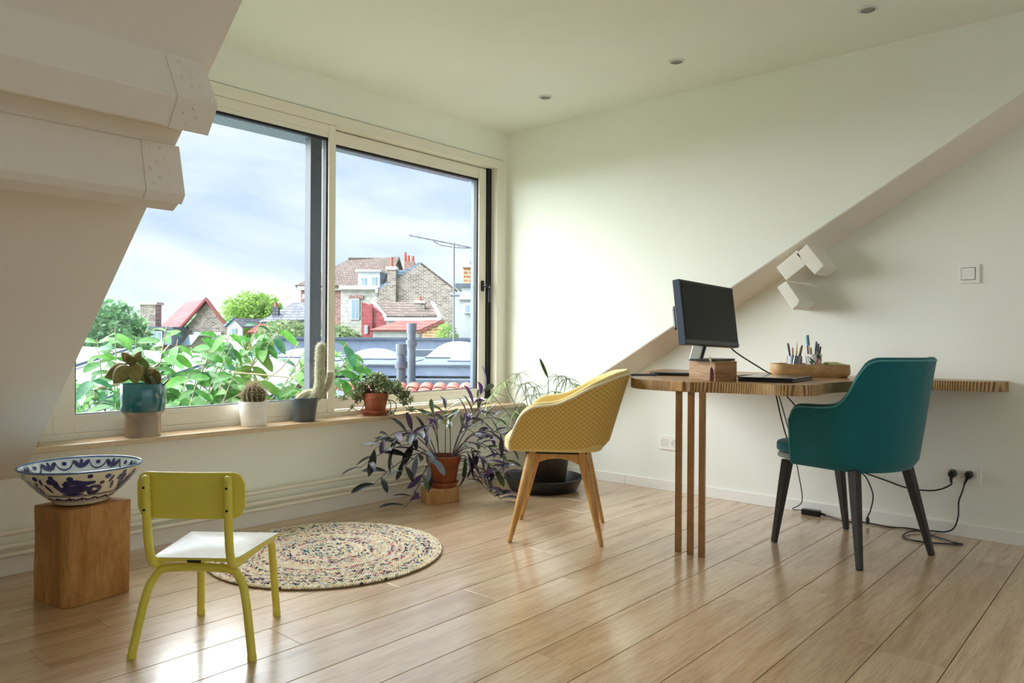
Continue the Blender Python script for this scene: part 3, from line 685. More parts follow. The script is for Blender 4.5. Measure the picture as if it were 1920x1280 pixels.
for i in range(N-1):
    for k in range(4): eb.f.append((i*4+k, i*4+(k+1) % 4, i*4+4+(k+1) % 4, i*4+4+k))
eb.f += [(0, 1, 2, 3), (N*4-4, N*4-1, N*4-2, N*4-3)]
eb.build('edge_strip', M['deskedge'], t)
for (x, y, w_, mt) in ((2.942, 1.625, .030, 'block'), (2.950, 1.572, .012, 'deskedge')):
    b = MB().box(-.006, .012, -w_, w_, -.0215, .0215).build('edge_block', M[mt], t, bevel=.004); b.location = (x-3.5, y-1.5, .740)
for x, y in ((2.982, 1.636), (2.977, 1.574), (2.974, 1.518)):
    l = MB().box(-.0125, .0125, -.0125, .0125, 0, .718).build('leg', M['ply'], t, bevel=.002); l.location = (x-3.5, y-1.5, 0); l.rotation_euler = (0, 0, rad(10))
# wooden riser box under the monitor
t = empty('riser_box', (3.155, 1.561, DZ), rad(-20)); tag(t, 'striped wooden box raising the computer monitor on the desk', 'box')
MB().box(-.065, .065, -.085, .085, 0, .088).build('body', M['boxwood'], t, bevel=.0015)
MB().box(-.0665, -.064, -.080, .080, .005, .083).build('front_panel', M['boxwood'], t)
# monitor
mo = empty('monitor', (3.155, 1.565, DZ+.088), -.051); tag(mo, 'black flat computer monitor standing on the striped wooden box', 'monitor')
MB().prism(rounded(.10, .07, .02), 'Z', .0, .010).build('base', M['plastic'], mo, bevel=.002)
MB().prism([(-.088, .006), (-.058, .006), (.020, .150), (.020, .20), (-.02, .20), (-.02, .150)], 'Y', .018, .062).build('stand', M['plastic'], mo, bevel=.003)
MB().prism([(-.092, .006), (-.084, .006), (-.013, .150), (-.021, .150)], 'Y', .012, .064).build('stand_trim', M['steel'], mo, bevel=.002)
MB().prism([(-.062, .006), (-.056, .006), (.022, .150), (.016, .150)], 'Y', .012, .064).build('stand_trim', M['steel'], mo, bevel=.002)
pn = empty('panel_pivot'); bpy.data.objects.remove(pn)
Mr = Matrix.Rotation(-.144, 3, 'X') @ Matrix.Rotation(.035, 3, 'Y')
pc = Vector((-.037, -.012, 1.06-DZ-.088))
def mpart(name, mt, c, h, parent=mo, bevel=.002):
    mb = MB(); mb.obox(Vector(c), h); mb.v = [pc+Mr@v for v in mb.v]; return mb.build(name, mt, parent, bevel=bevel)
cs = mpart('casing', M['plastic'], (0, .018, 0), (.237, .018, .143), bevel=.004)
mpart('screen', M['screen'], (0, -.0006, .006), (.224, .0008, .124), cs, None)
mpart('chin', plain('grey_chin', '#4a4c4c', .4), (0, -.0008, -.131), (.234, .001, .0085), cs, None)
mpart('side_trim', plain('blue_grey_edge', '#3a4a63', .3, .6), (-.2374, .014, 0), (.001, .014, .142), cs, None)
bkp = MB(); bkp.prism([(-.11, -.10), (.11, -.10), (.13, 0), (.11, .09), (-.11, .09), (-.13, 0)], 'Y', .035, .068); bkp.v = [pc+Mr@v for v in bkp.v]; bkp.build('rear_housing', M['plastic'], mo, bevel=.012)
bpl = MB(); bpl.obox((-.18, .046, -.02), (.04, .018, .055)); bpl.v = [pc+Mr@v for v in bpl.v]; bpl.build('rear_housing', M['plastic'], mo, bevel=.012)
# tassel hanging at the box corner
t = empty('tassel', (3.044, 1.512, DZ)); tag(t, 'small red-brown wooden tag on a beige cord leaning on the riser box', 'tag')
MB().lathe([(.0, .001), (.011, .001), (.011, .035), (.008, .052), (.003, .062), (0, .063)], 12).build('body', M['brownbody'], t, smooth=50)
MB().tube(smoothline([(0, 0, .062), (-.002, -.002, .075), (-.006, 0, .088), (-.008, .004, .100), (-.004, .006, .110)], 5), .0028, 8).build('cord', M['beige'], t, smooth=60)
MB().ball((-.005, .001, .097), (.006, .006, .009), 8, 6).build('knot', M['beige'], t, smooth=180)
# closed laptop
t = empty('laptop', (3.35, 1.345, DZ), rad(6)); tag(t, 'closed black laptop lying on the desk behind the teal chair', 'laptop')
MB().prism(rounded(.180, .120, .012), 'Z', .001, .011).build('base', M['plastic'], t, bevel=.002)
MB().prism(rounded(.180, .120, .012), 'Z', .0125, .020).build('lid', plain('glossy_black_lid', '#1b1d20', .15, .6), t, bevel=.002)
# drawing tablet and stylus
t = empty('tablet', (3.47, 1.93, DZ), rad(-60)); tag(t, 'thin black tablet lying on the window end of the desk', 'tablet')
MB().prism(rounded(.13, .095, .012), 'Z', .001, .014).build('body', M['plastic'], t, bevel=.002)
MB().prism(rounded(.115, .08, .004), 'Z', .0142, .0150).build('glass', M['screen'], t)
t = empty('stylus', (3.25, 1.98, DZ+.0065), rad(-45)); tag(t, 'blue-grey pen lying beside the black tablet on the desk', 'pen')
pm_ = plain('blue_grey_pen', '#52617a', .35)
MB().tube([(-.07, 0, 0), (-.062, 0, 0), (.058, 0, 0), (.07, 0, 0)], [.003, .0058, .0058, .002], 10).build('barrel', pm_, t, smooth=40)
MB().tube([(.02, 0, .0062), (.055, 0, .0072)], .0014, 6).build('clip', M['steel'], t)

# ---- tray with pots of pens
TRA = math.atan2(-.89, .45)
t = empty('tray', (3.845, 1.372, DZ+.0006), TRA); tag(t, 'carved wooden tray holding pen pots at the back of the desk', 'tray')
mb = MB(); L_, W_, Hh = .185, .115, .064
def ringpts(l, w_, z, r): return [Vector((x, y, z+.003*noise.noise((x*30, y*30, 1)))) for x, y in rounded(l, w_, r, 5)]
rings = [ringpts(L_-.015, W_-.015, 0, .05), ringpts(L_, W_, .02, .055), ringpts(L_-.002, W_-.002, Hh, .055), ringpts(L_-.018, W_-.018, Hh, .042), ringpts(L_-.022, W_-.022, .014, .04)]
n = len(rings[0])
for r in rings: mb.v += r
mb.f = [(k*n+i, k*n+(i+1) % n, (k+1)*n+(i+1) % n, (k+1)*n+i) for k in range(4) for i in range(n)]+[tuple(range(n))[::-1], tuple(range(4*n, 5*n))]
mb.build('body', M['traywood'], t, smooth=50)
MB().prism(rounded(L_-.03, W_-.03, .03), 'Z', .0145, .016).build('liner', M['plastic'], t)
def tray_pt(a, b, z=0): return Vector((3.845+a*math.cos(TRA)-b*math.sin(TRA), 1.372+a*math.sin(TRA)+b*math.cos(TRA), DZ+z))
# perforated grey pot
p = tray_pt(-.070, .005, .017); t = empty('pen_pot', p); tag(t, 'grey perforated metal pen pot, the left one in the tray', 'pot')
MB().lathe([(0, .0), (.036, .0), (.036, .088), (.0345, .088), (.0345, .003), (0, .003)], 28).build('body', plain('perforated_grey', '#6c7078', .45, .5, .5, c2='#a3a7b0', scale=260), t, smooth=40)
mb = MB()
for k in range(8):
    a0, a1 = 2*PI*k/8, 2*PI*(k+.5)/8
    mb.tube([(.0368*math.cos(a0), .0368*math.sin(a0), .004), (.0368*math.cos((a0+a1)/2), .0368*math.sin((a0+a1)/2), .045), (.0368*math.cos(a1), .0368*math.sin(a1), .086)], .0014, 5)
mb.build('wire', M['steel'], t); 
p2 = tray_pt(.020, -.012, .017); t = empty('pen_pot', p2); tag(t, 'white pen pot printed with green and pink leaves in the tray', 'pot')
MB().lathe([(0, .0), (.032, .0), (.041, .098), (.0395, .098), (.031, .003), (0, .003)], 28).build('body', plain('white_card', '#ece4e4', .4), t, smooth=40)
vw = math.atan2(-p2.y, -p2.x)
def decal(name, mt, outline, parent):
    mb = MB(); vs = []
    for a, z in outline: r = .0325+.0091*z/.098; th = vw+a/.036; vs.append((r*math.cos(th), r*math.sin(th), z))
    c = (sum(q[0] for q in outline)/len(outline), sum(q[1] for q in outline)/len(outline)); r = .0328+.0091*c[1]/.098; th = vw+c[0]/.036
    mb.add([(r*math.cos(th), r*math.sin(th), c[1])]+vs, [(0, 1+i, 1+(i+1) % len(vs)) for i in range(len(vs))]); mb.build(name, mt, parent, weld=False)
def leafline(a0, z0, a1, z1, w_, n=9):
    d = Vector((a1-a0, z1-z0)); nn = Vector((-d.y, d.x)).normalized(); q = [k/n for k in range(n+1)]
    up_ = [(a0+d.x*s+nn.x*w_*math.sin(PI*s), z0+d.y*s+nn.y*w_*math.sin(PI*s)) for s in q]; dn = [(a0+d.x*s-nn.x*w_*math.sin(PI*s), z0+d.y*s-nn.y*w_*math.sin(PI*s)) for s in q[::-1][1:-1]]
    return up_+dn
gm = plain('printed_green', '#1d5a3c', .4); km = plain('printed_pink', '#c99a92', .4)
decal('printed_leaf', gm, leafline(-.030, .090, .012, .030, .011), t); decal('printed_leaf', gm, leafline(.012, .098, .034, .072, .009), t)
decal('printed_leaf', km, leafline(.004, .010, .036, .088, .016), t); decal('printed_leaf', km, leafline(.040, .020, .055, .08, .010), t); decal('printed_leaf', gm, leafline(-.034, .002, -.02, .034, .008), t)
pens = [  # pot, offset angle, lean, length, radius, colours, label
 (p, 2.6, .25, .135, .0038, ('#24382a', '#c98a5a'), 'dark green pencil with sharpened tip leaning leftmost in grey pot'),
 (p, 1.75, .24, .140, .0046, ('#1d2622', '#1d2622'), 'black pen leaning left in the grey pot'),
 (p, .9, .10, .152, .0037, ('#b98f3c', '#e0b070'), 'ochre pencil standing upright in the grey pot'),
 (p, .0, .16, .126, .0042, ('#8a4a44', '#a86a60'), 'pinkish red pen in the grey pot'),
 (p, -.9, .20, .150, .0048, ('#26285e', '#1a1c40'), 'dark blue pen standing in the grey pot'),
 (p, -1.8, .22, .146, .0042, ('#3a4152', '#23262e'), 'slate grey pen at the right of the grey pot'),
 (p2, 2.7, .12, .148, .0048, ('#8a6a34', '#1d1f22'), 'brown marker with dark cap in the printed pot'),
 (p2, 1.75, .16, .134, .0050, ('#1b1b1d', '#1b1b1d'), 'short black marker in the printed pot'),
 (p2, .75, .14, .158, .0060, ('#7c90a6', '#39495c'), 'thick grey-blue marker standing in the printed pot'),
 (p2, -.2, .10, .128, .0050, ('#b9c23a', '#b9c23a'), 'lime yellow highlighter in the printed pot'),
 (p2, -1.1, .12, .190, .0065, ('#7c1f22', '#2aa0b4'), 'red marker with turquoise cap, tallest in the printed pot'),
 (p2, -2.0, .16, .192, .0036, ('#c9ccd0', '#3a3f48'), 'thin white pen behind the turquoise-capped marker')]
for q, (pp, a, ln, L, r, (c1, c2), lb) in enumerate(pens):
    a2 = math.atan2(RT.y, RT.x)-a+PI/2; o = empty('pen', pp+UP*.0045+Vector((math.cos(a2), math.sin(a2), 0))*(.012 if pp is p else .016)); tag(o, lb, 'pen', 'pens in the two pots')
    d = (UP+Vector((math.cos(a2), math.sin(a2), 0))*ln*.75).normalized()
    m1 = plain('pen_barrel', c1, .4); m2 = plain('pen_cap', c2, .4)
    MB().tube([d*0, d*.72*L], r, 8).build('barrel', m1, o, smooth=40)
    MB().tube([d*.72*L, d*.93*L, d*L], [r*1.02, r*(.6 if 'pencil' in lb else 1.02), r*(.15 if 'pencil' in lb else .8)], 8).build('cap', m2, o, smooth=40)
t = empty('sticky_notes', tray_pt(.115, -.005, .058), TRA+.35); tag(t, 'pad of pale green sticky notes on the right of the tray', 'notes')
sn = MB(); sn.obox((0, 0, .006), (.036, .036, .004), Matrix.Rotation(.10, 3, 'X')); sn.build('pad', plain('pale_green_paper', '#a9b47c', .8), t)
sn = MB(); sn.obox((.003, .002, .0115), (.036, .036, .0006), Matrix.Rotation(.14, 3, 'X')); sn.build('loose_sheet', plain('green_paper', '#b4bf88', .8), t)
print('part3 ok')
# ================================================================== wall fittings and cables
def plate(name, y0, y1, z0, z1, label, cat, group=None):
    t = empty(name, (XG, (y0+y1)/2, (z0+z1)/2)); tag(t, label, cat, group); w2, h2 = abs(y1-y0)/2, (z1-z0)/2
    MB().box(-.009, 0, -w2, w2, -h2, h2).build('plate', M['trim'], t, bevel=.002); return t
t = plate('light_switch', .676, .764, 1.226, 1.318, 'square white light switch on the right gable wall', 'switch')
s = MB(); s.obox((-.0105, .004, 0), (.003, .028, .028), Matrix.Rotation(.05, 3, 'Z')); s.build('rocker', M['trim'], t, bevel=.0015)
MB().box(-.0097, -.009, -.0255, .0335, -.0300, .0300).build('rocker_gap', M['sub'], t)
def socket(y0, y1, z0, z1, label):
    t = plate('wall_socket', y0, y1, z0, z1, label, 'socket', None)
    for s in (-1, 1):
        c = s*abs(y1-y0)/4
        MB().box(-.0105, -.008, c-.028, c+.028, -.028, .028).build('insert', M['trim'], t, bevel=.001)
        rg_ = MB(); rg_.lathe([(.021, 0), (.0215, .0015), (.019, .0015), (.018, -.001), (0, -.001)], 24); rg_.v = [Vector((-.0105-v.z, c+v.x, v.y)) for v in rg_.v]; rg_.build('well', M['well'], t, smooth=40)
        for q in (-1, 1):
            MB().tube([(-.0102, c+q*.0095, -.003), (-.0125, c+q*.0095, -.003)], .0018, 8).build('hole', M['black'], t)
        MB().tube([(-.010, c, .009), (-.016, c, .009)], .0022, 8).build('pin', M['steel'], t)
    return t
socket(.668, .822, .260, .347, 'double white wall socket with two black plugs beside the teal chair')
socket(2.262, 2.412, .257, .345, 'empty double white wall socket low behind the desk legs')
for y, z, lb, dn in ((.783, .303, 'black plug in the left well of the double socket', 1), (.714, .305, 'black plug in the right well of the double socket', 0)):
    t = empty('plug', (XG-.0135, y, z)); tag(t, lb, 'plug', 'plugs in the wall socket')
    MB().tube([(0, 0, 0), (-.012, 0, 0), (-.030, 0, -.002), (-.034, 0, -.002)], [.0185, .0185, .016, .010], 18).build('body', M['plastic'], t, smooth=40)
    MB().tube([(-.024, 0, -.004), (-.028, .002 if dn else .008, -.024), (-.024, .002 if dn else .016, -.042)], [.010, .007, .005], 10).build('cable_boot', M['plastic'], t, smooth=50)
def cable(name, pts, r, label, mt='plastic', group='cables by the desk'):
    return tag(MB().tube(smoothline(pts, 8), r, 8).build(name, M[mt], None, smooth=60), label, 'cable', group)
cable('power_cable', [(4.10, 1.40, .30), (4.12, 1.27, .283), (4.12, 1.169, .255), (4.12, 1.082, .233), (4.12, .983, .208), (4.12, .887, .207), (4.122, .83, .222), (4.126, .790, .248), (4.126, .785, .262)], .0036, 'black power cable sagging along the wall to the left plug of the socket')
cable('power_cable', [(4.105, 1.405, .013), (4.09, 1.34, .006), (4.06, 1.25, .005), (4.10, 1.17, .005), (4.08, 1.057, .005), (4.12, .985, .005), (4.115, .91, .005), (4.04, .84, .005), (3.975, .745, .006), (3.97, .712, .005), (3.91, .80, .005), (3.885, .90, .005), (3.94, .955, .005), (4.05, .945, .009), (4.11, .88, .012), (4.122, .815, .015), (4.124, .775, .04), (4.126, .757, .10), (4.126, .755, .17), (4.122, .74, .222), (4.124, .731, .262)], .0036, 'black power cable coiled on the floor and rising to the right plug')
t = empty('power_adapter', (4.095, 1.446, 0), rad(92)); tag(t, 'small black power adapter lying on the floor by the baseboard', 'adapter')
MB().box(-.048, .048, -.020, .020, .0005, .030).build('body', M['plastic'], t, bevel=.004)
MB().tube([(-.048, 0, .015), (-.068, 0, .014), (-.075, 0, .012)], [.007, .005, .0038], 8).build('cable_boot', M['plastic'], t, smooth=50)
cable('power_cable', [(4.10, 1.50, .018), (4.09, 1.545, .02), (4.0, 1.46, .09), (3.93, 1.455, .25), (3.90, 1.475, .40), (3.88, 1.51, .55), (3.88, 1.56, .714)], .0026, 'thin black cable rising from the floor adapter to the desk underside')
cable('power_cable', [(3.86, 1.575, .712), (3.86, 1.55, .66), (3.87, 1.525, .54), (3.89, 1.50, .43), (3.95, 1.48, .33), (4.02, 1.46, .29), (4.08, 1.43, .298), (4.10, 1.40, .30)], .0036, 'thick black cable hanging from the desk underside in front of the wall')
cable('power_cable', [(3.86, 1.53, .714), (3.87, 1.50, .66), (3.90, 1.46, .60), (3.95, 1.42, .50), (4.02, 1.34, .38), (4.06, 1.24, .29), (4.05, 1.165, .259), (4.05, 1.128, .19), (4.05, 1.121, .14), (4.05, 1.135, .075), (4.05, 1.146, .052)], .0034, 'black cable drooping behind the teal chair, its end dangling above the floor')
t = empty('cable_connector', (4.05, 1.146, .012)); tag(t, 'black cable connector dangling just above the floor by the baseboard', 'connector')
MB().tube([(0, 0, .038), (0, 0, .026), (0, 0, .0)], [.004, .009, .010], 10).build('body', M['plastic'], t, smooth=40)
cable('monitor_cable', [(3.30, 1.60, .955), (3.345, 1.585, .93), (3.40, 1.56, .885), (3.47, 1.51, .835), (3.53, 1.47, .796), (3.60, 1.46, .775), (3.66, 1.50, .768), (3.62, 1.58, .768), (3.54, 1.60, .769), (3.46, 1.58, .770), (3.40, 1.60, .767), (3.36, 1.66, .766)], .0034, 'black monitor cable curving down to loops on the desk')
# recessed ceiling spots
for y, lb in ((.993, 'round recessed ceiling spotlight nearest the camera at upper right'), (1.93, 'round recessed ceiling spotlight in the middle of the row of three'), (2.81, 'round recessed ceiling spotlight nearest the window')):
    t = empty('ceiling_spotlight', (3.47, y, ZC)); tag(t, lb, 'spotlight', 'three recessed ceiling spotlights')
    MB().lathe([(.0275, -.0005), (.030, -.006), (.041, -.004), (.0425, .0), (.041, .001)], 32).build('ring', M['lamp'], t, smooth=40)
    MB().lathe([(0, -.001), (.024, -.001), (.0265, -.0035), (.028, -.001)], 28).build('lens', M['lampglass'], t, smooth=40)
    MB().lathe([(.0255, -.0012), (.0275, -.0048), (.0285, -.0012)], 28).build('inner_ring', M['black'], t, smooth=40)

# ================================================================== plants indoors
def leafmesh(name, mt, L, W, fold=.15, droop=.25, tip=1.6, base=.9, n=7, cup=0):
    mb = MB(); vs = []
    for i in range(n+1):
        s = i/n; w_ = W*(s**base)*((1-s)**(1/tip))*2.2 if 0 < s < 1 else 0.0008
        y = L*s; z = -droop*L*s*s
        for q in (-1, 0, 1): vs.append((q*w_/2, y, z+abs(q)*w_*fold-cup*(1-abs(q))*w_))
    mb.add(vs, [(i*3+k, i*3+k+1, i*3+k+4, i*3+k+3) for i in range(n) for k in (0, 1)])
    return mb.mesh(name, mt, 180, weld=False)
def paddle(name, mt, L, W, th=.004, n=8, seg=8):             # thick round-ended leaf
    mb = MB(); vs = []
    for i in range(n+1):
        s = i/n; w_ = W*.5*math.sin(PI*min(1, .06+.94*s**.75))**.8 if i < n else .001; w_ = max(w_, .0025 if i < n else .001)
        for k in range(seg): a = 2*PI*k/seg; vs.append((w_*math.cos(a), L*s, th*math.sin(a)*(1 if i < n else .3)+.12*L*s*s))
    mb.add(vs, [(i*seg+k, i*seg+(k+1) % seg, (i+1)*seg+(k+1) % seg, (i+1)*seg+k) for i in range(n) for k in range(seg)]+[tuple(range(seg))[::-1], tuple(range(n*seg, (n+1)*seg))])
    return mb.mesh(name, mt, 180, weld=False)
def soil(parent, r, z): 
    mb = MB(); mb.lathe([(r, z-.004), (r*.8, z), (r*.4, z+.003), (0, z+.002)], 20); mb.build('soil', M['soil'], parent, smooth=60)
ZS = .502
rtL = lambda r, f, z: RT*r+FW*f+UP*z                         # direction as seen from the room
# two-tone pot with brownish paddle leaves
t = empty('potted_succulent', (1.394, 3.425, ZS)); t.scale = (.93, .93, .96); tag(t, 'brownish paddle-leaved succulent in a teal and taupe pot on the sill', 'plant')
MB().lathe([(0, 0), (.078, 0), (.0795, .004), (.0795, .092), (.0815, .100), (.094, .115), (.0965, .118)], 48).build('pot_foot', M['taupeglaze'], t, smooth=40)
MB().lathe([(.0955, .1165), (.0975, .119), (.0975, .241), (.096, .2435), (.0925, .2435), (.0915, .20), (0, .20)], 48).build('pot', M['tealglaze'], t, smooth=40)
soil(t, .0915, .222)
lmA = leafmat('brown_green_leaf', '#786a34', '#8f8350', None, .5, .08, True, 60); lmB = leafmat('olive_leaf', '#4f6a35', '#6d7a3a', None, .45, .1, True, 40)
pA = paddle('leaf', lmA, .105, .082); pB = paddle('leaf', lmB, .085, .045); pC = paddle('leaf', lmA, .065, .045)
MB().tube(smoothline([rtL(-.03, .0, .22), rtL(-.04, -.01, .27), rtL(-.055, -.015, .315), rtL(-.045, -.01, .345)], 5), [.009]*8+[.007]*8, 10).build('stem', plain('green_stem', '#55603a', .7, c2='#6d6a4a', scale=40), t, smooth=50)
MB().tube(smoothline([rtL(.055, .01, .22), rtL(.045, .005, .26), rtL(.022, 0, .29), rtL(.02, 0, .31)], 5), [.009]*8+[.006]*8, 10).build('stem', plain('mottled_stem', '#4f5a3c', .7, c2='#8c8a70', scale=60), t, smooth=50)
for me, at_, dr, nz in ((pA, (-.065, -.02, .318), rtL(-.95, -.25, -.50), rtL(.2, -1, .2)), (pA, (-.055, -.03, .325), rtL(-.45, -.5, -.85), rtL(0, -1, -.2)), (pA, (-.03, -.016, .335), rtL(.2, -.3, -.8), rtL(.3, -1, 0)),
        (pC, (-.04, -.01, .33), rtL(-.15, -.3, .4), rtL(0, -1, .3)), (pB, (-.075, 0, .335), rtL(-1, .1, .02), rtL(0, -.3, 1)), (pC, (-.06, 0, .345), rtL(-.9, .2, .75), rtL(.3, -1, .3)),
        (pC, (-.038, -.01, .345), rtL(.5, -.1, .6), rtL(.2, -1, .4)), (pB, (-.03, -.02, .315), rtL(.6, -.2, -.75), rtL(.8, -1, .3)), (pA, (.02, .01, .305), rtL(.15, .3, -.55), rtL(.2, -1, .2)),
        (pC, (.02, 0, .300), rtL(.7, -.3, .1), rtL(.2, -1, .3)), (pB, (.02, 0, .305), rtL(-.55, -.3, -.45), rtL(.5, -1, .4)), (pB, (.02, 0, .31), rtL(-.6, .2, .65), rtL(.1, -.6, 1)), (pC, (.022, 0, .308), rtL(.8, .2, .35), rtL(0, -.3, 1)), (pC, (.07, .02, .225), rtL(.8, -.1, .5), rtL(0, -.5, 1))):
    inst('leaf', me, t, rtL(*at_), frame_along(dr, nz))
# round cactus in white pot
t = empty('potted_cactus', (1.939, 3.441, ZS)); tag(t, 'round spiny cactus in a plain white pot on the sill', 'plant')
MB().lathe([(0, 0), (.058, 0), (.060, .003), (.0735, .120), (.0735, .124), (.070, .124), (.068, .10), (0, .10)], 40).build('pot', M['whitepot'], t, smooth=40)
soil(t, .068, .108)
cg = plain('cactus_body', '#3d4a26', .7, c2='#5a4028', scale=18)
def ribbed(i, j):
    a = 2*PI*i; th = PI*(1-j)*.86+.02; r = .053*(1+.07*math.cos(a*14)); return Vector((r*math.sin(th)*math.cos(a), r*math.sin(th)*math.sin(a), .150+.056*math.cos(th)))
MB().grid(ribbed, 112, 18, True).build('body', cg, t, smooth=60)
sp = MB(); rq = random.Random(3)
for k in range(14):
    for j in range(9):
        th = .15+j*.25; a = 2*PI*(k+.0)/14; nrm = Vector((math.sin(th)*math.cos(a), math.sin(th)*math.sin(a), math.cos(th))); c = Vector((0, 0, .150))+nrm*.0575
        for q in range(7):
            d = (nrm*.75+Vector((rq.uniform(-1, 1), rq.uniform(-1, 1), rq.uniform(-1, 1)))*.8).normalized(); L = rq.uniform(.018, .040); sd = d.orthogonal().normalized()*.0008; s2 = d.cross(sd)
            sp.add([c+sd, c-sd*.5+s2*.8, c-sd*.5-s2*.8, c+d*L], [(0, 1, 3), (1, 2, 3), (2, 0, 3)])
sp.build('spines', plain('pale_spines', '#d6c8a4', .7, c2='#9a8464', scale=30), t, weld=False, kind='stuff')
# hairy column cactus in grey pot
t = empty('potted_cactus', (2.228, 3.440, ZS)); tag(t, 'tall hairy column cactus leaning in a grey pot on the sill', 'plant')
MB().lathe([(0, 0), (.056, 0), (.058, .003), (.0725, .118), (.0745, .118), (.0745, .126), (.071, .126), (.069, .105), (0, .105)], 40).build('pot', M['greypot'], t, smooth=40)
soil(t, .069, .112)
hair = MB(); hc = plain('woolly_cactus', '#8f9072', .85, c2='#c0bca0', scale=60)
def column(ctrl, r0, nrib=16):
    pts = smoothline([rtL(*c) for c in ctrl], 10); N = len(pts); mb = MB(); seg = nrib*4; vs = []; frames = []
    nrm = Vector((0, 0, 1)).cross(pts[1]-pts[0]).normalized()
    for i, p in enumerate(pts):
        d = (pts[min(i+1, N-1)]-pts[max(i-1, 0)]).normalized(); nrm = (nrm-d*nrm.dot(d)).normalized(); b = d.cross(nrm); s = i/(N-1)
        r = r0*(min(1, .75+s*1.2))*(math.sqrt(max(.02, 1-((s-.9)/.1)**2)) if s > .9 else 1); frames.append((p, d, nrm, b, r))
        for k in range(seg): a = 2*PI*k/seg; rr_ = r*(1+.05*math.cos(nrib*a)); vs.append(p+(nrm*math.cos(a)+b*math.sin(a))*rr_)
    mb.add(vs, [(i*seg+k, i*seg+(k+1) % seg, (i+1)*seg+(k+1) % seg, (i+1)*seg+k) for i in range(N-1) for k in range(seg)]+[tuple(range(seg))[::-1], tuple(range((N-1)*seg, N*seg))])
    mb.build('column', hc, t, smooth=60)
    for i in range(N):
        p, d, n_, b, r = frames[i]
        for q in range(3):
            for k in range(nrib):
                a = 2*PI*(k+rq.uniform(-.15, .15))/nrib; o = n_*math.cos(a)+b*math.sin(a); c = p+o*r*1.03+d*rq.uniform(-.01, .01)
                dd = (o*rq.uniform(.4, 1)+d*rq.uniform(-.5, .9)+Vector((rq.uniform(-.4, .4), rq.uniform(-.4, .4), rq.uniform(-.4, .4)))).normalized(); L = rq.uniform(.008, .015); sd = dd.orthogonal().normalized()*.00055
                hair.add([c+sd, c-sd, c+dd*L], [(0, 1, 2)])
column([(.02, 0, .105), (.055, .01, .135), (.078, .01, .19), (.080, .01, .27), (.083, .005, .35), (.090, 0, .415)], .0235)
column([(.05, .03, .11), (.085, .035, .14), (.115, .04, .19), (.128, .04, .235), (.130, .04, .262)], .0155, 12)
column([(-.030, -.005, .105), (-.012, .0, .130), (.02, .02, .146), (.05, .03, .148)], .020, 12)
hair.build('hairs', plain('white_hair', '#e8e2d0', .9), t, weld=False, kind='stuff')
# trailing succulent in terracotta
SP = Vector((2.692, 3.426, ZS))
t = empty('saucer', SP); tag(t, 'small terracotta saucer under the trailing succulent on the sill', 'saucer')
MB().lathe([(0, 0), (.065, 0), (.068, .004), (.0815, .020), (.086, .022), (.087, .030), (.083, .030), (.076, .014), (0, .008)], 40).build('dish', M['terra'], t, smooth=40)
t = empty('potted_succulent', SP+UP*.0085); tag(t, 'bushy trailing succulent in a small terracotta pot on the sill', 'plant')
MB().lathe([(0, 0), (.052, 0), (.054, .003), (.068, .085), (.0725, .086), (.0755, .122), (.070, .122), (.066, .09), (0, .09)], 40).build('pot', M['terra'], t, smooth=40)
soil(t, .068, .104)
sm = leafmat('grey_green_leaf', '#84956c', '#a3b08a', None, .5, .15, True, 50)
ros = MB()
for ring, (nL, el, LL) in enumerate(((6, .25, .026), (5, .8, .020))):
    for k in range(nL):
        a = 2*PI*(k+ring*.5)/nL; d = Vector((math.cos(a)*math.cos(el), math.sin(a)*math.cos(el), math.sin(el))); F_ = frame_along(d); W2 = .0055
        vs = [F_@Vector((x*W2, y*LL, z*.0018)) for y, wv in ((0, .25), (.45, .7), (.8, 1.0), (1.0, .35)) for x, z in ((-wv, 0), (0, 1), (wv, 0), (0, -1))]
        ros.add(vs, [(i*4+q, i*4+(q+1) % 4, i*4+4+(q+1) % 4, i*4+4+q) for i in range(3) for q in range(4)]+[(12, 13, 14, 15)])
rosme = ros.mesh('rosette', sm, 180, weld=False); stm = plain('grey_stem', '#5d5a48', .8)
rq = random.Random(21)
def spray(a, b, mid, sc_=1.0):
    MB().tube(smoothline([a, mid, b], 6), .0024, 6).build('stem', stm, t, smooth=60); b = Vector(b)
    inst('rosette', rosme, t, b, frame_along(Vector((rq.uniform(-1, 1), rq.uniform(-1, 1), .2)), (b-Vector(mid)).normalized()+Vector((0, 0, .3)))
         @ Matrix.Rotation(rq.uniform(0, 6), 3, 'Z'), sc_*rq.uniform(1.15, 1.65))
for k in range(64):
    q = rq.uniform(-1, 1); fdp = rq.uniform(-.6, .55); r_ = q*.165+.02; z_ = .125+.095*(1-abs(q)**1.5)*rq.uniform(.15, 1)-.05*abs(q)*rq.uniform(0, 1)
    b = rtL(r_, fdp*.085-.01, z_)
    if b.y > .045: b.y = .045
    a = rtL(r_*.25, fdp*.03, .10); spray(a, b, a.lerp(b, .55)+UP*.02)
for (e_, m_) in (((-.185, -.01, .10), (-.11, -.02, .145)), ((-.125, -.03, .035), (-.075, -.055, .022)), ((.20, -.02, .085), (.14, -.02, .14)), ((.09, -.03, .018), (.088, -.03, .07)), ((.175, -.05, .075), (.13, -.04, .12)), ((-.10, -.02, .165), (-.07, -.02, .13)), ((.175, .0, .125), (.12, -.01, .155))):
    a = rtL(e_[0]*.3, 0, .105); spray(a, rtL(*e_), rtL(*m_))
MB().tube(smoothline([rtL(.055, -.03, .085), rtL(.115, -.05, .075), rtL(.128, -.055, .04), rtL(.112, -.06, .004), rtL(.135, -.055, -.003), rtL(.185, -.04, .006), rtL(.205, -.035, .016)], 6), .0027, 8).build('stem', stm, t, smooth=60)
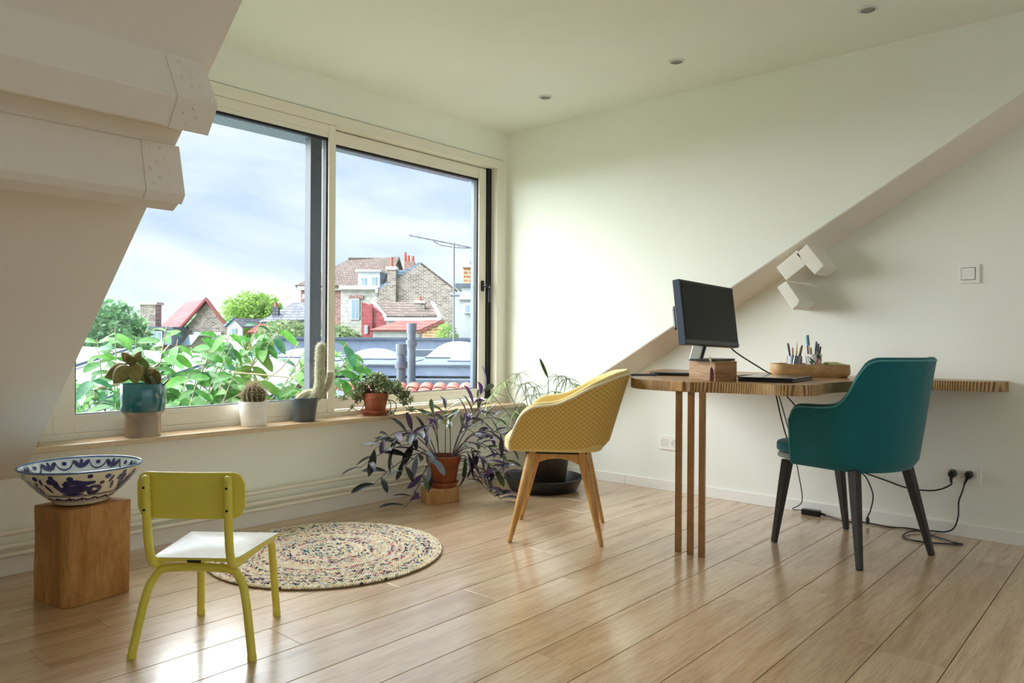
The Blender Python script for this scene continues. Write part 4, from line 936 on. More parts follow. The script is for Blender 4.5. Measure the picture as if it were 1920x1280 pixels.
inst('rosette', rosme, t, rtL(.208, -.035, .02), Matrix.Rotation(.4, 3, 'X'), 1.5)
MB().tube(smoothline([rtL(-.05, -.02, .12), rtL(-.105, -.02, .15), rtL(-.125, -.02, .19), rtL(-.105, -.02, .205), rtL(-.075, -.02, .175), rtL(-.05, -.02, .14)], 6), .0027, 8).build('stem', stm, t, smooth=60)

# purple trailing plant on its log slice
BP = Vector((2.985, 3.165, 0))
t = empty('log_slice', BP, rad(-12)); tag(t, 'short cut log block on the floor under the purple plant', 'block')
MB().prism([(-.115, .06), (-.125, -.02), (-.095, -.062), (.02, -.066), (.085, -.045), (.125, .02), (.12, .065)], 'Z', 0, .082).build('wood', M['block'], t, bevel=.003)
PT = Vector((2.995, 3.175, .082))
t = empty('saucer', PT); tag(t, 'terracotta saucer on the log block under the purple plant', 'saucer')
MB().lathe([(0, 0), (.070, 0), (.074, .004), (.083, .022), (.090, .024), (.090, .030), (.085, .030), (.078, .012), (0, .008)], 40).build('dish', M['terra'], t, smooth=40)
PT = PT+UP*.0085
t = empty('potted_spiderwort', PT); tag(t, 'sprawling purple-leaved plant in a terracotta pot on the floor log block', 'plant')
MB().lathe([(0, 0), (.068, 0), (.071, .003), (.092, .128), (.0975, .129), (.105, .172), (.098, .172), (.092, .13), (0, .13)], 44).build('pot', M['terrad'], t, smooth=40)
soil(t, .094, .150)
lp = [leafmesh('leaf', leafmat('purple_leaf', '#2c1f38', '#4a3560', '#5d4478', .45, .12), .125, .044, .22, .22), leafmesh('leaf', leafmat('dark_leaf', '#161a1c', '#242a2c', '#33263f', .4, .08), .135, .050, .2, .3), leafmesh('leaf', leafmat('green_purple_leaf', '#3a4a2a', '#55633a', '#5d4478', .45, .15), .115, .042, .2, .18), leafmesh('leaf', leafmat('silver_leaf', '#6c7690', '#8b93a8', '#4a3a58', .45, .1), .105, .040, .2, .25), leafmesh('leaf', leafmat('lime_leaf', '#6f8a2c', '#93a83e', None, .45, .25), .07, .024, .2, .15)]
stp = plain('purple_stem', '#4c4048', .7, c2='#7a6f78', scale=30); rq = random.Random(77)
LFT = Vector((-1, 0, 0)); RGT = Vector((.55, -.62, 0))
def side(px, z, toward=0.0):                               # offset in metres along the wall to the left or into the room to the right
    return (LFT*(-px/229) if px < 0 else RGT*(px/275))+Vector((.1, -1, 0))*toward+UP*z
stems = [  # end offset, rise on the way, leaf kinds, leaf count
 ((-128, .10, .05), .10, (1,), 6), ((-150, .02, .06), .09, (1,), 7), ((-138, -.07, .10), .07, (1,), 7), ((-112, .145, .04), .10, (1, 0), 6), ((-100, -.02, .12), .06, (3, 1), 7), ((-88, -.22, .10), .05, (1, 0), 7), ((-70, -.06, .14), .03, (3, 2), 6),
 ((-60, .16, .02), .06, (0, 1), 6), ((-28, .27, .03), .06, (2,), 7), ((-8, .30, .05), .05, (2, 2), 7), ((6, .22, .02), .05, (2, 4), 4), ((-45, .20, .07), .07, (0, 2), 5), ((76, .40, .02), .06, (0, 2), 9), ((62, .30, .04), .05, (2,), 7), ((92, .23, .04), .08, (0, 2), 8), ((105, .12, .08), .09, (0,), 8), ((120, .07, .03), .10, (0, 2), 8), ((110, -.02, .05), .09, (0, 2), 8),
 ((75, -.06, .10), .05, (0, 2), 8), ((62, -.13, .12), .05, (2, 0), 7), ((92, -.24, .08), .06, (0, 1), 8), ((70, -.22, .12), .04, (0, 1), 7), ((45, .06, .14), .06, (2, 4), 5), ((120, -.10, .0), .09, (0, 1), 7), ((40, .16, .05), .06, (2, 4), 5)]
for (px, z, tw), lift, kinds, nl in stems:
    e = side(px, z+.165, tw); e.z = max(e.z, -.075)
    if PT.y+e.y > 3.36: e.y = 3.36-PT.y
    d = Vector((e.x, e.y, 0)); d = d.normalized() if d.length > 0 else Vector((1, 0, 0)); a = d*.045+UP*.148
    m1 = a.lerp(e, .35)+UP*(lift*.9+.02); m2 = a.lerp(e, .72)+UP*(lift*.8 if z > -.1 else lift*.2)
    pts = smoothline([a, m1, m2, e], 8); MB().tube(pts, [.0036-.0016*i/(len(pts)-1) for i in range(len(pts))], 6).build('stem', stp, t, smooth=60)
    for k in range(nl):
        s = .30+.70*(k+.7)/nl; i = min(len(pts)-2, int(s*(len(pts)-1))); p = pts[i]; dr = (pts[i+1]-pts[i]).normalized(); sd = dr.orthogonal().normalized(); sd.rotate(Matrix.Rotation(k*2.6+rq.uniform(-.5, .5), 3, dr))
        ld = (dr*(.55+.5*(k == nl-1))+sd*.8+UP*rq.uniform(-.25, .35)).normalized(); Lf = .1
        tip = p+ld*Lf
        if PT.z+tip.z < .004: ld.z = max(ld.z, (.012-PT.z-p.z)/Lf+.05); ld.normalize()
        if PT.y+tip.y > 3.38: ld.y = -abs(ld.y)
        if PT.z+p.z+ld.z*.15-.045 < .004: ld.z = .35; ld.normalize()
        inst('leaf', lp[kinds[k % len(kinds)]], t, p, frame_along(ld, UP+Vector((rq.uniform(-.6, .6), rq.uniform(-.9, .2), 0))), rq.uniform(.75, 1.2))

# umbrella sedge in its black tub
TB = Vector((3.655, 2.955, 0))
t = empty('plant_tub', TB); tag(t, 'wide low black plastic tub on the floor behind the yellow armchair', 'tub')
MB().lathe([(0, 0), (.205, 0), (.214, .006), (.243, .072), (.252, .076), (.252, .084), (.243, .084), (.238, .074), (.208, .012), (0, .010)], 56).build('dish', M['blacktub'], t, smooth=40)
PB = TB+Vector((.0, -.03, .0105))
t = empty('potted_sedge', PB); tag(t, 'umbrella sedge with thin drooping leaves in a dark pot behind the armchair', 'plant')
MB().lathe([(0, 0), (.105, 0), (.108, .004), (.140, .235), (.146, .236), (.150, .262), (.143, .262), (.137, .22), (0, .22)], 44).build('pot', M['oldpot'], t, smooth=40)
soil(t, .140, .240)
bm1 = leafmat('sedge_leaf', '#4f5c34', '#7b8a52', None, .5, .25); bm2 = leafmat('bright_sedge_leaf', '#7fae3e', '#a9cf63', None, .5, .35)
blades = [leafmesh('blade', bm1, .135, .0055, .3, .95, 2.2, .3, 7), leafmesh('blade', bm2, .110, .0062, .3, .9, 2.2, .3, 7), leafmesh('blade', bm1, .10, .005, .3, 1.3, 2.2, .3, 7)]
sdm = plain('sedge_stem', '#55603c', .6, c2='#6b6a48', scale=20); rq = random.Random(5)
heads = [(3.49, 3.028, .725, 0), (3.40, 3.16, .591, 1), (3.431, 3.095, .671, 1), (3.652, 2.844, .713, 0), (3.519, 2.995, .665, 0), (3.732, 2.754, .66, 1), (3.552, 2.958, .592, 0), (3.482, 3.037, .489, 1), (3.425, 3.12, .432, 1), (3.596, 2.908, .583, 0), (3.69, 2.80, .70, 0), (3.62, 3.0, .64, 0), (3.70, 2.90, .61, 1), (3.36, 3.20, .50, 0), (3.76, 2.83, .585, 0)]
for x, y_, z, kd in heads:
    e = Vector((x, y_, z))-PB; a = Vector((e.x*.28, e.y*.28, .236)); pts = smoothline([a, a.lerp(e, .5)+UP*.02, e], 6)
    MB().tube(pts, [.0032-.0012*i/12 for i in range(len(pts))], 6).build('stem', sdm, t, smooth=60)
    dr = (pts[-1]-pts[-2]).normalized()
    for k in range(13):
        an = 2*PI*k/13+rq.uniform(-.2, .2); sd = dr.orthogonal().normalized(); sd.rotate(Matrix.Rotation(an, 3, dr)); ld = (sd+dr*rq.uniform(.15, .5)+UP*.1).normalized()
        s_ = rq.uniform(.7, 1.1); tip = PB+e+ld*.13*s_
        if tip.y > 3.36 or tip.x > 3.9: continue
        inst('blade', blades[(1 if kd and k % 2 else 0) if k % 3 else 2], t, e, frame_along(ld, dr+UP*.5), s_)
bl = leafmesh('blade', leafmat('broad_blade', '#3f4f2a', '#5d6e3c', None, .5, .15), .14, .022, .15, .02, 1.8, .7, 8)
e = Vector((3.613, 2.888, .700))-PB; inst('blade', bl, t, e, frame_along(Vector((-.10, .11, .35)), -FW)); MB().tube([(0, 0, .236), e*.6+UP*.1, e], .0026, 6).build('stem', sdm, t, smooth=60)
print('part4 ok')
# ================================================================== outside
def spoly(mb, pts, d0, d1):                                 # prism with an outline in (r, z), from depth d0 to d1
    n = len(pts); mb.add([street(r, d0, z) for r, z in pts]+[street(r, d1, z) for r, z in pts], [tuple(range(n))[::-1], tuple(range(n, 2*n))]+[(i, (i+1) % n, n+(i+1) % n, n+i) for i in range(n)]); return mb
class House:
    def __init__(s, name, base, label, cat='house', group=None): s.t = empty(name, base); s.o = Vector(base); tag(s.t, label, cat, group)
    def part(s, name, mt, mb, parent=None, **k):
        mb.v = [v-s.o for v in mb.v]; o = mb.build(name, mt, parent or s.t, **k)
        return o
    def box(s, name, mt, r0, r1, d0, d1, z0, z1, parent=None, **k):
        return s.part(name, mt, spoly(MB(), [(r0, z0), (r1, z0), (r1, z1), (r0, z1)], d0, d1), parent, **k)
    def quad(s, name, mt, pts, th, parent=None, **k):
        P_ = [street(*p) for p in pts]; n = (P_[1]-P_[0]).cross(P_[-1]-P_[0]).normalized()*th; mb = MB(); m_ = len(P_)
        mb.add(P_+[p+n for p in P_], [tuple(range(m_))[::-1], tuple(range(m_, 2*m_))]+[(i, (i+1) % m_, m_+(i+1) % m_, m_+i) for i in range(m_)]); return s.part(name, mt, mb, parent, **k)
    def window(s, r0, r1, d, z0, z1, fr='#e8ebee', panes=2):
        w_ = s.box('window', X['winwhite'], r0, r1, d-.12, d+.1, z0, z1)
        g = (r1-r0)*.12; pw = (r1-r0-g*(panes+1))/panes
        for k in range(panes): s.box('pane', X['farglass'], r0+g+k*(pw+g), r0+g+k*(pw+g)+pw, d-.15, d-.11, z0+g, z1-g, w_)
        return w_
zrot = (0, 0, -YAW+PI/2)
def sbr(name, c1, c2, mo_, sx, bw=.5, rh=.25, ms=.02):      # brick for walls facing this house: texture laid across r and z
    x = NT(name); x.set(.9, .2); b = x.n('ShaderNodeTexBrick'); b.inputs['Scale'].default_value = sx; b.inputs['Brick Width'].default_value = bw; b.inputs['Row Height'].default_value = rh; b.inputs['Mortar Size'].default_value = ms
    b.inputs['Color1'].default_value = lin(c1); b.inputs['Color2'].default_value = lin(c2); b.inputs['Mortar'].default_value = lin(mo_)
    c = x.n('ShaderNodeTexCoord'); sep = x.n('ShaderNodeSeparateXYZ'); x.l(c.outputs['Object'], sep.inputs[0])
    d1 = x.n('ShaderNodeVectorMath', operation='DOT_PRODUCT'); d1.inputs[1].default_value = tuple(RT+FW*.6); x.l(c.outputs['Object'], d1.inputs[0])
    cb = x.n('ShaderNodeCombineXYZ'); x.l(d1.outputs['Value'], cb.inputs[0]); x.l(sep.outputs[2], cb.inputs[1]); x.l(cb.outputs[0], b.inputs['Vector'])
    nz = x.noise(c.outputs['Object'], 3, 3); x.base(x.mix(b.outputs[0], x.ramp(nz, [(.3, '#9a9088'), (.7, '#ffffff')]), .5, 'MULTIPLY')); x.bump(b.outputs['Fac'], .4, .03); return x.m
X = {}
X['brickgrey'] = sbr('grey_brown_brick', '#5a514c', '#958c85', '#b0aba6', 1.7, .62, .21, .035)
X['brickred'] = sbr('red_brick', '#7c504c', '#92706a', '#aa9c98', 1.6, .62, .22, .03)
X['brickpink'] = sbr('pink_painted_brick', '#8e464c', '#9a5458', '#803c44', 1.3, .7, .3, .02)
X['brickorange'] = sbr('orange_brick', '#94633e', '#aa7e58', '#bca98e', 1.0, .5, .16, .03)
X['brickwhite'] = sbr('white_painted_brick', '#b0b2ac', '#bcbeb8', '#9fa29c', 1.0, .7, .3, .02)
X['tilebrown'] = sbr('brown_roof_tile', '#5f524e', '#786a64', '#463c38', 1.6, .35, .3, .05)
X['tilered'] = sbr('red_roof_tile', '#864246', '#945052', '#6c3438', 1.3, 3.0, .22, .03)
X['tilepink'] = sbr('pink_roof_tile', '#8a4c48', '#a0665e', '#6e3a36', 1.0, .2, .2, .04)
X['slate'] = sbr('blue_slate', '#6c8098', '#8298b0', '#586c84', 1.0, .5, .2, .03)
X['slategrey'] = sbr('grey_slate', '#60646e', '#747880', '#4c5058', 1.0, .5, .2, .03)
X['render'] = plain('pale_render', '#a2a6a7', .85, .2, c2='#92989b', scale=1.2)
X['winwhite'] = plain('white_window_frame', '#bcc2c8', .5)
X['farglass'] = plain('far_window_glass', '#7d94a6', .12, .6)
X['zinc'] = plain('zinc_roofing', '#444f5d', .5, .4, .15, c2='#525e6d', scale=1.6)
X['zincdark'] = plain('dark_zinc', '#66748a', .5, .4, .15, c2='#78869b', scale=5)
X['shed'] = plain('weathered_zinc_sheet', '#3e4855', .5, .4, .15, c2='#4a5562', scale=1.6)
X['dome'] = plain('milky_acrylic_dome', '#7d858d', .3, .5)
X['pvc'] = plain('grey_pvc', '#3f4856', .4, .45, c2='#4a5463', scale=8)
X['pot'] = plain('chimney_clay', '#944a3e', .8); X['capstone'] = plain('pale_capstone', '#a8a8a4', .8)
X['mast'] = plain('dull_mast', '#6c7078', .5, .5, .4)
X['ground'] = plain('garden_ground', '#6f8258', .95, .1, c2='#8b8f78', scale=.25)
gd = MB(); gd.box(-150, 250, 3.9, 330, -6.1, -6.0); g_ = gd.build('ground', X['ground']); g_['kind'] = 'structure'

# ---- brick house with gable and dormer, straight across
h = House('brick_house', street(-11, 58, -6), 'large brick house with white facade, slate dormer and brown tiled roof')
h.box('wall', X['brickred'], -16.5, -13.0, 58, 66, -6, 4.75); h.box('facade', X['brickwhite'], -13.0, -9.9, 56.4, 66, -6, 4.72)
h.box('cornice', X['capstone'], -16.7, -13.0, 57.7, 58.2, 4.72, 5.02); h.box('cornice', X['capstone'], -13.1, -9.9, 56.1, 56.6, 4.68, 4.98)
h.box('corner_strip', X['winwhite'], -13.35, -13.12, 57.85, 58.1, -6, 4.7)
h.quad('roof', X['tilebrown'], [(-16.8, 57.8, 4.9), (-9.5, 57.2, 4.9), (-9.6, 63, 7.75), (-13.9, 63, 7.45)], .2)
h.quad('roof_back', X['tilebrown'], [(-13.9, 63, 7.45), (-9.6, 63, 7.75), (-9.4, 69, 4.8), (-16.8, 69, 4.8)], .2)
h.quad('roof_hip', X['tilebrown'], [(-16.8, 69, 4.9), (-16.8, 57.8, 4.9), (-13.9, 63, 7.45)], .2)
h.box('ridge_tiles', X['tilebrown'], -13.9, -9.6, 62.9, 63.2, 7.5, 7.82)
dm = h.box('dormer', X['winwhite'], -11.75, -10.1, 56.6, 61, 4.75, 6.05); h.box('dormer_side', X['slate'], -10.1, -10.02, 56.7, 61, 4.75, 6.1, dm); h.box('dormer_roof', X['capstone'], -11.95, -9.95, 56.3, 61, 6.05, 6.2, dm)
h.window(-11.55, -11.15, 56.6, 4.95, 5.62); h.window(-10.75, -10.35, 56.6, 5.0, 5.68)
h.window(-12.25, -11.6, 56.4, 2.4, 4.0); h.box('lintel', X['brickred'], -12.4, -11.3, 56.25, 56.5, 4.0, 4.25)
h.window(-16.15, -15.65, 58, 2.5, 4.0); h.box('lintel', X['capstone'], -16.35, -15.3, 57.85, 58.1, 4.05, 4.4)
h.box('slate_back', X['slate'], -9.6, -7.9, 60.5, 61, 4.5, 6.6)
ch = h.box('rear_chimney', X['brickred'], -8.75, -7.95, 60, 60.8, 5, 7.25)
for r_, z1 in ((-8.72, 8.0), (-8.45, 7.75), (-8.1, 7.7)):
    mb = MB(); mb.tube([street(r_, 60.4, 7.25), street(r_, 60.4, z1)], [.13, .10], 10); h.part('chimney_pot', X['pot'], mb, ch)
mb = MB(); mb.tube([street(-7.6*1.11, 60.2, 6.6), street(-7.6*1.11, 60.2, 7.4)], [.15, .11], 10); h.part('chimney_pot', X['pot'], mb)
h = House('gable_house', street(-7.1, 54, -6), 'grey-brown brick gable wall with chimney beside the white facade')
h.part('gable', X['brickgrey'], spoly(MB(), [(-9.87, -6), (-4.36, -6), (-4.36, 4.62), (-6.74, 6.42), (-9.87, 4.45)], 54, 54.5))
h.quad('roof', X['tilebrown'], [(-6.74, 54, 6.42), (-4.2, 54, 4.5), (-4.2, 56, 4.5), (-6.74, 56, 6.42)], .15)
h.quad('roof', X['slate'], [(-9.95, 54, 4.42), (-6.74, 54, 6.42), (-6.74, 56, 6.42), (-9.95, 56, 4.42)], .15)
h.box('coping', X['capstone'], -9.95, -9.75, 53.9, 54.6, 4.3, 4.6)
ch = h.box('chimney', X['brickgrey'], -9.05, -8.42, 53.7, 54.5, 2.3, 5.95); h.box('chimney_cap', X['capstone'], -9.15, -8.35, 53.6, 54.6, 5.95, 6.2, ch)
for r_, d_, z0, z1, q in ((-8.8, 54.1, 6.2, 6.9, .10), ):
    mb = MB(); mb.tube([street(r_, d_, z0), street(r_, d_, z1)], [.14, .11], 10); h.part('chimney_pot', X['pot'], mb, ch)
h = House('pink_house', street(-7, 44, -6), 'small pink painted brick house with brown lean-to roof')
h.part('wall', X['brickpink'], spoly(MB(), [(-8.92, -6), (-7.43, -6), (-7.43, 2.28), (-8.5, 2.97), (-8.92, 3.12)], 44, 47))
h.quad('roof', X['tilebrown'], [(-7.5, 43.8, 2.2), (-4.3, 43.8, 2.25), (-5.1, 47.5, 3.2), (-8.9, 47.5, 3.2)], .12); h.quad('verge', X['capstone'], [(-7.55, 43.7, 2.2), (-7.38, 43.7, 2.2), (-8.78, 47.4, 3.25), (-8.95, 47.4, 3.25)], .12)
h.quad('verge', X['capstone'], [(-4.4, 43.7, 2.25), (-4.2, 43.7, 2.25), (-5.0, 47.4, 3.25), (-5.2, 47.4, 3.25)], .14)
h.box('white_wall', X['render'], -7.43, -4.3, 43.9, 47, -6, 2.22); h.box('gutter', X['winwhite'], -7.5, -4.2, 43.6, 43.9, 2.02, 2.22)
h.box('drainpipe', X['brickpink'], -8.38, -8.25, 43.85, 44.0, -6, 3.0); h.window(-8.72, -8.52, 44, 1.25, 1.75, panes=1)
ch = h.box('chimney', X['brickgrey'], -5.95, -5.35, 45.3, 45.9, 2.2, 3.15); h.box('chimney_cap', X['capstone'], -6.0, -5.3, 45.2, 46, 3.15, 3.3, ch)
mb = MB(); mb.tube([street(-5.65, 45.6, 3.3), street(-5.65, 45.6, 3.55)], .1, 8); h.part('chimney_pot', X['pot'], mb, ch)
h = House('tiled_outbuilding', street(-5.5, 40, -6), 'low outbuilding with pink tiled roof and orange brick gable')
h.box('wall', X['render'], -7.5, -5.0, 40, 42, -6, 1.36); h.quad('roof', X['tilepink'], [(-7.65, 39.8, 1.34), (-4.95, 39.8, 1.36), (-4.05, 42.5, 1.95), (-6.5, 42.5, 1.9)], .1)
h.part('gable', X['brickorange'], spoly(MB(), [(-4.9, -6), (-3.4, -6), (-3.4, 1.25), (-3.62, 1.85), (-4.75, 1.32)], 39, 39.4)); h.quad('verge', X['tilepink'], [(-5.0, 38.9, 1.32), (-5.0, 39.6, 1.32), (-3.6, 39.6, 1.95), (-3.6, 38.9, 1.95)], .1)
h = House('rendered_tower', street(-1.75, 30, -6), 'pale rendered stair tower with brick chimney at the window edge', 'building')
h.box('wall', X['render'], -2.13, -.6, 30, 33, -6, 2.65); h.box('ledge', X['capstone'], -2.2, -.5, 29.85, 33, 2.55, 2.72); h.box('band', X['winwhite'], -2.05, -.6, 30.1, 33, 2.72, 3.05)
h.box('upper_ledge', X['zinc'], -2.3, -.5, 29.9, 33, 3.05, 3.2); ch = h.box('chimney', X['brickorange'], -2.0, -1.3, 30.5, 31.2, 3.2, 3.9); h.box('chimney_cap', X['capstone'], -2.06, -1.24, 30.4, 31.3, 3.9, 4.02, ch)
mb = MB(); mb.tube([street(-1.75, 30.8, 4.02), street(-1.75, 30.8, 4.2)], .08, 8); h.part('chimney_pot', X['mast'], mb, ch)
h.window(-1.95, -1.5, 30, 2.0, 2.4, panes=2)
# antenna
t = empty('tv_antenna', street(-1.88, 24, .3)); tag(t, 'long television antenna on a tall mast above the roofs', 'antenna'); o_ = Vector(t.location)
def ap(name, pts, r, parent=t): mb = MB(); mb.tube([street(*q)-o_ for q in pts], r, 6); return mb.build(name, X['mast'], parent, smooth=60)
ap('mast', [(-1.88, 24, .3), (-1.90, 24, 4.06)], .035); bo = ap('boom', [(-3.33, 24, 4.30), (-1.15, 24, 3.88)], .022); ap('brace', [(-2.55, 24, 4.10), (-2.3, 24, 3.98), (-1.9, 24, 3.92), (-1.5, 24, 3.9), (-1.2, 24, 3.9)], .016)
for k in range(9): r_ = -3.3+k*.26; ap('element', [(r_, 23.75, 4.295-(r_+3.33)*.193), (r_, 24.25, 4.295-(r_+3.33)*.193)], .010, bo)
ap('bracket', [(-2.0, 24, 2.38), (-1.7, 24, 2.38)], .05)

# ---- left: red roof house, and houses between
k = 60/38
def L3(r, d, z): return (r*k, d*k, .94+(z-.94)*k)
h = House('red_roof_house', street(-16*k, 60, -6), 'red tiled house with pointed brick gable and zinc dormer at left')
ap_, el_, er_ = L3(-15.57, 38, 2.78), L3(-17.35, 38, .90), L3(-14.30, 38, 1.10)
h.part('gable', X['brickgrey'], spoly(MB(), [(el_[0], -6), (er_[0]+.3, -6), (er_[0]+.3, er_[2]-.4), (ap_[0], ap_[2]), (el_[0]-.6, el_[2]-.9)], 60, 60.4))
h.quad('roof', X['tilered'], [(el_[0]-.9, 59.7, el_[2]-1.2), (ap_[0], 59.7, ap_[2]+.1), (ap_[0]-4.3, 66, ap_[2]+.1), (el_[0]-6.2, 66, el_[2]-1.4)], .2)
h.quad('roof', X['tilered'], [(ap_[0], 59.7, ap_[2]+.1), (er_[0]+.5, 59.7, er_[2]-.6), (er_[0]-3, 66, er_[2]-.6), (ap_[0]-4.3, 66, ap_[2]+.1)], .2)
for a, b in (((el_[0]-.9, el_[2]-1.2), (ap_[0], ap_[2]+.1)), ((ap_[0], ap_[2]+.1), (er_[0]+.5, er_[2]-.6))):
    h.quad('verge', plain('dark_red_verge', '#7a3c3e', .8), [(a[0], 59.5, a[1]), (b[0], 59.5, b[1]), (b[0], 59.5, b[1]+.25), (a[0], 59.5, a[1]+.25)], -.3)
h.box('white_band', X['winwhite'], ap_[0]-1.0, ap_[0]+1.2, 59.6, 60, 1.15, 1.42); h.window(ap_[0]+.4, ap_[0]+1.2, 60, .4, 1.1)
ch = h.box('chimney', X['brickgrey'], -29.3, -28.1, 58.5, 59.5, 0, 3.55); h.box('chimney_cap', X['capstone'], -29.45, -27.95, 58.4, 59.6, 3.55, 3.75, ch)
dm = h.box('dormer', X['zincdark'], -28.1, -26.4, 57.6, 62, .4, 1.60); h.box('dormer_roof', X['zinc'], -28.6, -26.1, 57.2, 62, 1.60, 1.80, dm); h.window(-27.95, -27.1, 57.6, .5, 1.45)
h.quad('skylight', X['farglass'], [(-26.2, 58.9, .35), (-25.4, 58.9, .35), (-25.0, 59.4, 1.15), (-25.8, 59.4, 1.15)], .1)
h = House('grey_roof_house', street(-15.5, 50, -6), 'grey slate roofed house with clay chimney pot behind the shrub')
h.box('wall', X['brickgrey'], -16.4, -13.9, 50, 55, -6, 2.2); h.quad('roof', X['slategrey'], [(-17.0, 49.8, 1.9), (-13.6, 49.8, 2.1), (-13.6, 53, 3.45), (-15.6, 53, 3.35)], .15)
ch = h.box('chimney', X['slategrey'], -16.35, -15.95, 50.6, 51, 1.5, 3.1); mb = MB(); mb.tube([street(-16.15, 50.8, 3.1), street(-16.15, 50.8, 3.35)], .13, 8); h.part('chimney_pot', X['pot'], mb, ch)
h = House('white_gable_house', street(-20.6, 55, -6), 'small white gabled house with blue-grey eave beside the red roof house')
h.part('gable', X['winwhite'], spoly(MB(), [(-21.1, -6), (-20.0, -6), (-20.0, 1.8), (-20.6, 2.32), (-21.1, 1.8)], 55, 55.3)); h.quad('roof', X['slategrey'], [(-20.6, 54.8, 2.38), (-19.9, 54.8, 1.7), (-18.9, 59, 1.7), (-19.6, 59, 2.4)], .1); h.quad('roof', X['slate'], [(-21.3, 54.8, 1.75), (-20.6, 54.8, 2.38), (-19.6, 59, 2.4), (-20.3, 59, 1.75)], .1); h.window(-20.75, -20.4, 55, 1.2, 1.7)
h = House('orange_roof_house', street(-18.6, 55, -6), 'low house with a pale orange tiled roof behind the shrub')
h.box('wall', X['render'], -19.3, -17.6, 55, 58, -6, 1.4); h.quad('roof', X['tilepink'], [(-19.6, 54.8, 1.3), (-17.4, 54.8, 1.3), (-17.6, 57, 2.3), (-18.9, 57, 2.3)], .1)

# ---- flat zinc roof with skylight domes
h = House('flat_roof', street(-3, 14, .3), 'flat grey zinc roof of the neighbouring workshop with upstands', 'roof')
h.box('deck', X['zinc'], -8.0, 3.0, 13.2, 25, -6, .43); h.box('front_upstand', X['zincdark'], -8.0, 3.0, 13.0, 13.25, .30, .47); h.box('front_coping', X['zinc'], -8.05, 3.05, 12.95, 13.3, .47, .50)
h.box('lower_apron', X['zinc'], -8.0, 3.0, 12.5, 13.0, -.2, .26); h.box('apron_lip', X['zincdark'], -8.0, 3.0, 12.40, 12.5, -.2, .10); h.box('rear_upstand', X['zincdark'], -8.0, 1.0, 25, 25.3, .3, .92); h.box('rear_coping', X['zinc'], -8.0, 1.0, 24.9, 25.4, .92, 1.0); h.box('ridge_step', X['zinc'], -3.4, 3, 22, 25, .43, .62)
for kx in range(12): h.box('standing_seam', X['zincdark'], -7.6+kx*.9, -7.575+kx*.9, 13.3, 25, .43, .455)
h.box('apron_joint', X['zincdark'], -1.35, -1.34, 12.49, 12.51, -.2, .26)
doms = [(-2.92, 16.0, .56, .20, 'milky skylight dome just right of the window mullion on the zinc roof'), (-1.25, 17.6, .70, .36, 'large milky skylight dome farthest right on the zinc roof'), (-.72, 14.8, .50, .24, 'milky skylight dome nearest the right window jamb'), (-4.75, 17.0, .52, .18, 'milky skylight dome seen behind the shrub leaves')]
for r_, d_, hw, hh, lb in doms:
    z0 = .43; t = empty('skylight_dome', street(r_, d_, z0), -YAW-PI/2+PI/2+YAW+math.atan2(RT.y, RT.x)); tag(t, lb, 'skylight', 'skylight domes on the zinc roof')
    mb = MB(); hb = hw*1.02; mb.add([(-hb*1.1, -hb*1.1, 0), (hb*1.1, -hb*1.1, 0), (hb*1.1, hb*1.1, 0), (-hb*1.1, hb*1.1, 0), (-hb, -hb, .10), (hb, -hb, .10), (hb, hb, .10), (-hb, hb, .10)], [(3, 2, 1, 0), (4, 5, 6, 7), (0, 1, 5, 4), (1, 2, 6, 5), (2, 3, 7, 6), (3, 0, 4, 7)]); mb.build('kerb', X['zincdark'], t)
    MB().grid(lambda i, j: Vector((hw*1.04*(2*i-1), hw*1.04*(2*j-1), .112+hh*(1-abs(2*i-1)**2.4)*(1-abs(2*j-1)**2.4))), 17, 17).build('dome', X['dome'], t, smooth=180)
    mb = MB(); mb.box(-hw*1.06, hw*1.06, -hw*1.06, hw*1.06, .10, .114); mb.build('rim', X['dome'], t)
    for sx in (-.7, 0, .7): MB().ball((sx*hw, -hw*.98, .122), .018, 6, 4).build('bolt', X['mast'], t)
# vent pipes
for r_, d_, z1, rd, lb in ((-1.325, 9.8, 1.15, .055, 'taller grey plastic vent pipe rising above the zinc roof'), (-1.385, 9.3, .88, .058, 'shorter grey plastic vent pipe in front of the taller one')):
    t = empty('vent_pipe', street(r_, d_, -.6)); tag(t, lb, 'pipe', 'grey vent pipes'); H_ = z1+.6
    MB().tube([(0, 0, 0), (0, 0, H_-.02)], rd, 16).build('tube', X['pvc'], t, smooth=40); MB().tube([(0, 0, H_-.13), (0, 0, H_)], rd*1.18, 16).build('collar', X['pvc'], t, smooth=40)
    MB().tube([(0, 0, H_-.30), (0, 0, H_-.22)], rd*1.35, 16).build('coupling', X['pvc'], t, smooth=40)
# near tiled roof below the window, right
h = House('near_tiled_roof', street(-1.2, 8, -.5), 'strip of red clay roof tiles just below the window at right', 'roof')
def P2(r, d): return (r, d, .345-(9.0-d)*.16)
h.quad('batten_deck', X['tilepink'], [P2(-2.6, 6.0), P2(1.0, 6.0), P2(1.0, 9.2), P2(-2.6, 9.2)], -.04)
tm = MB()
for i in range(7):
    a = PI*i/6; 
    for q in (0, 1): tm.v.append(Vector((math.cos(a)*.075, q*.30, math.sin(a)*.042+(.012 if q == 0 else 0))))
tm.f = [(i*2, i*2+1, i*2+3, i*2+2) for i in range(6)]
tme = tm.mesh('roof_tile', plain('clay_tile', '#8a4a42', .8, .2, c2='#a86a5e', scale=9, rnd=True), 180)
rot_t = Matrix((RT, (FW+UP*.16).normalized(), RT.cross((FW+UP*.16).normalized()))).transposed()
for i in range(21):
    for j in range(11): inst('roof_tile', tme, h.t, street(*P2(-2.5+i*.162, 6.05+j*.28))+UP*.005-h.o, rot_t)
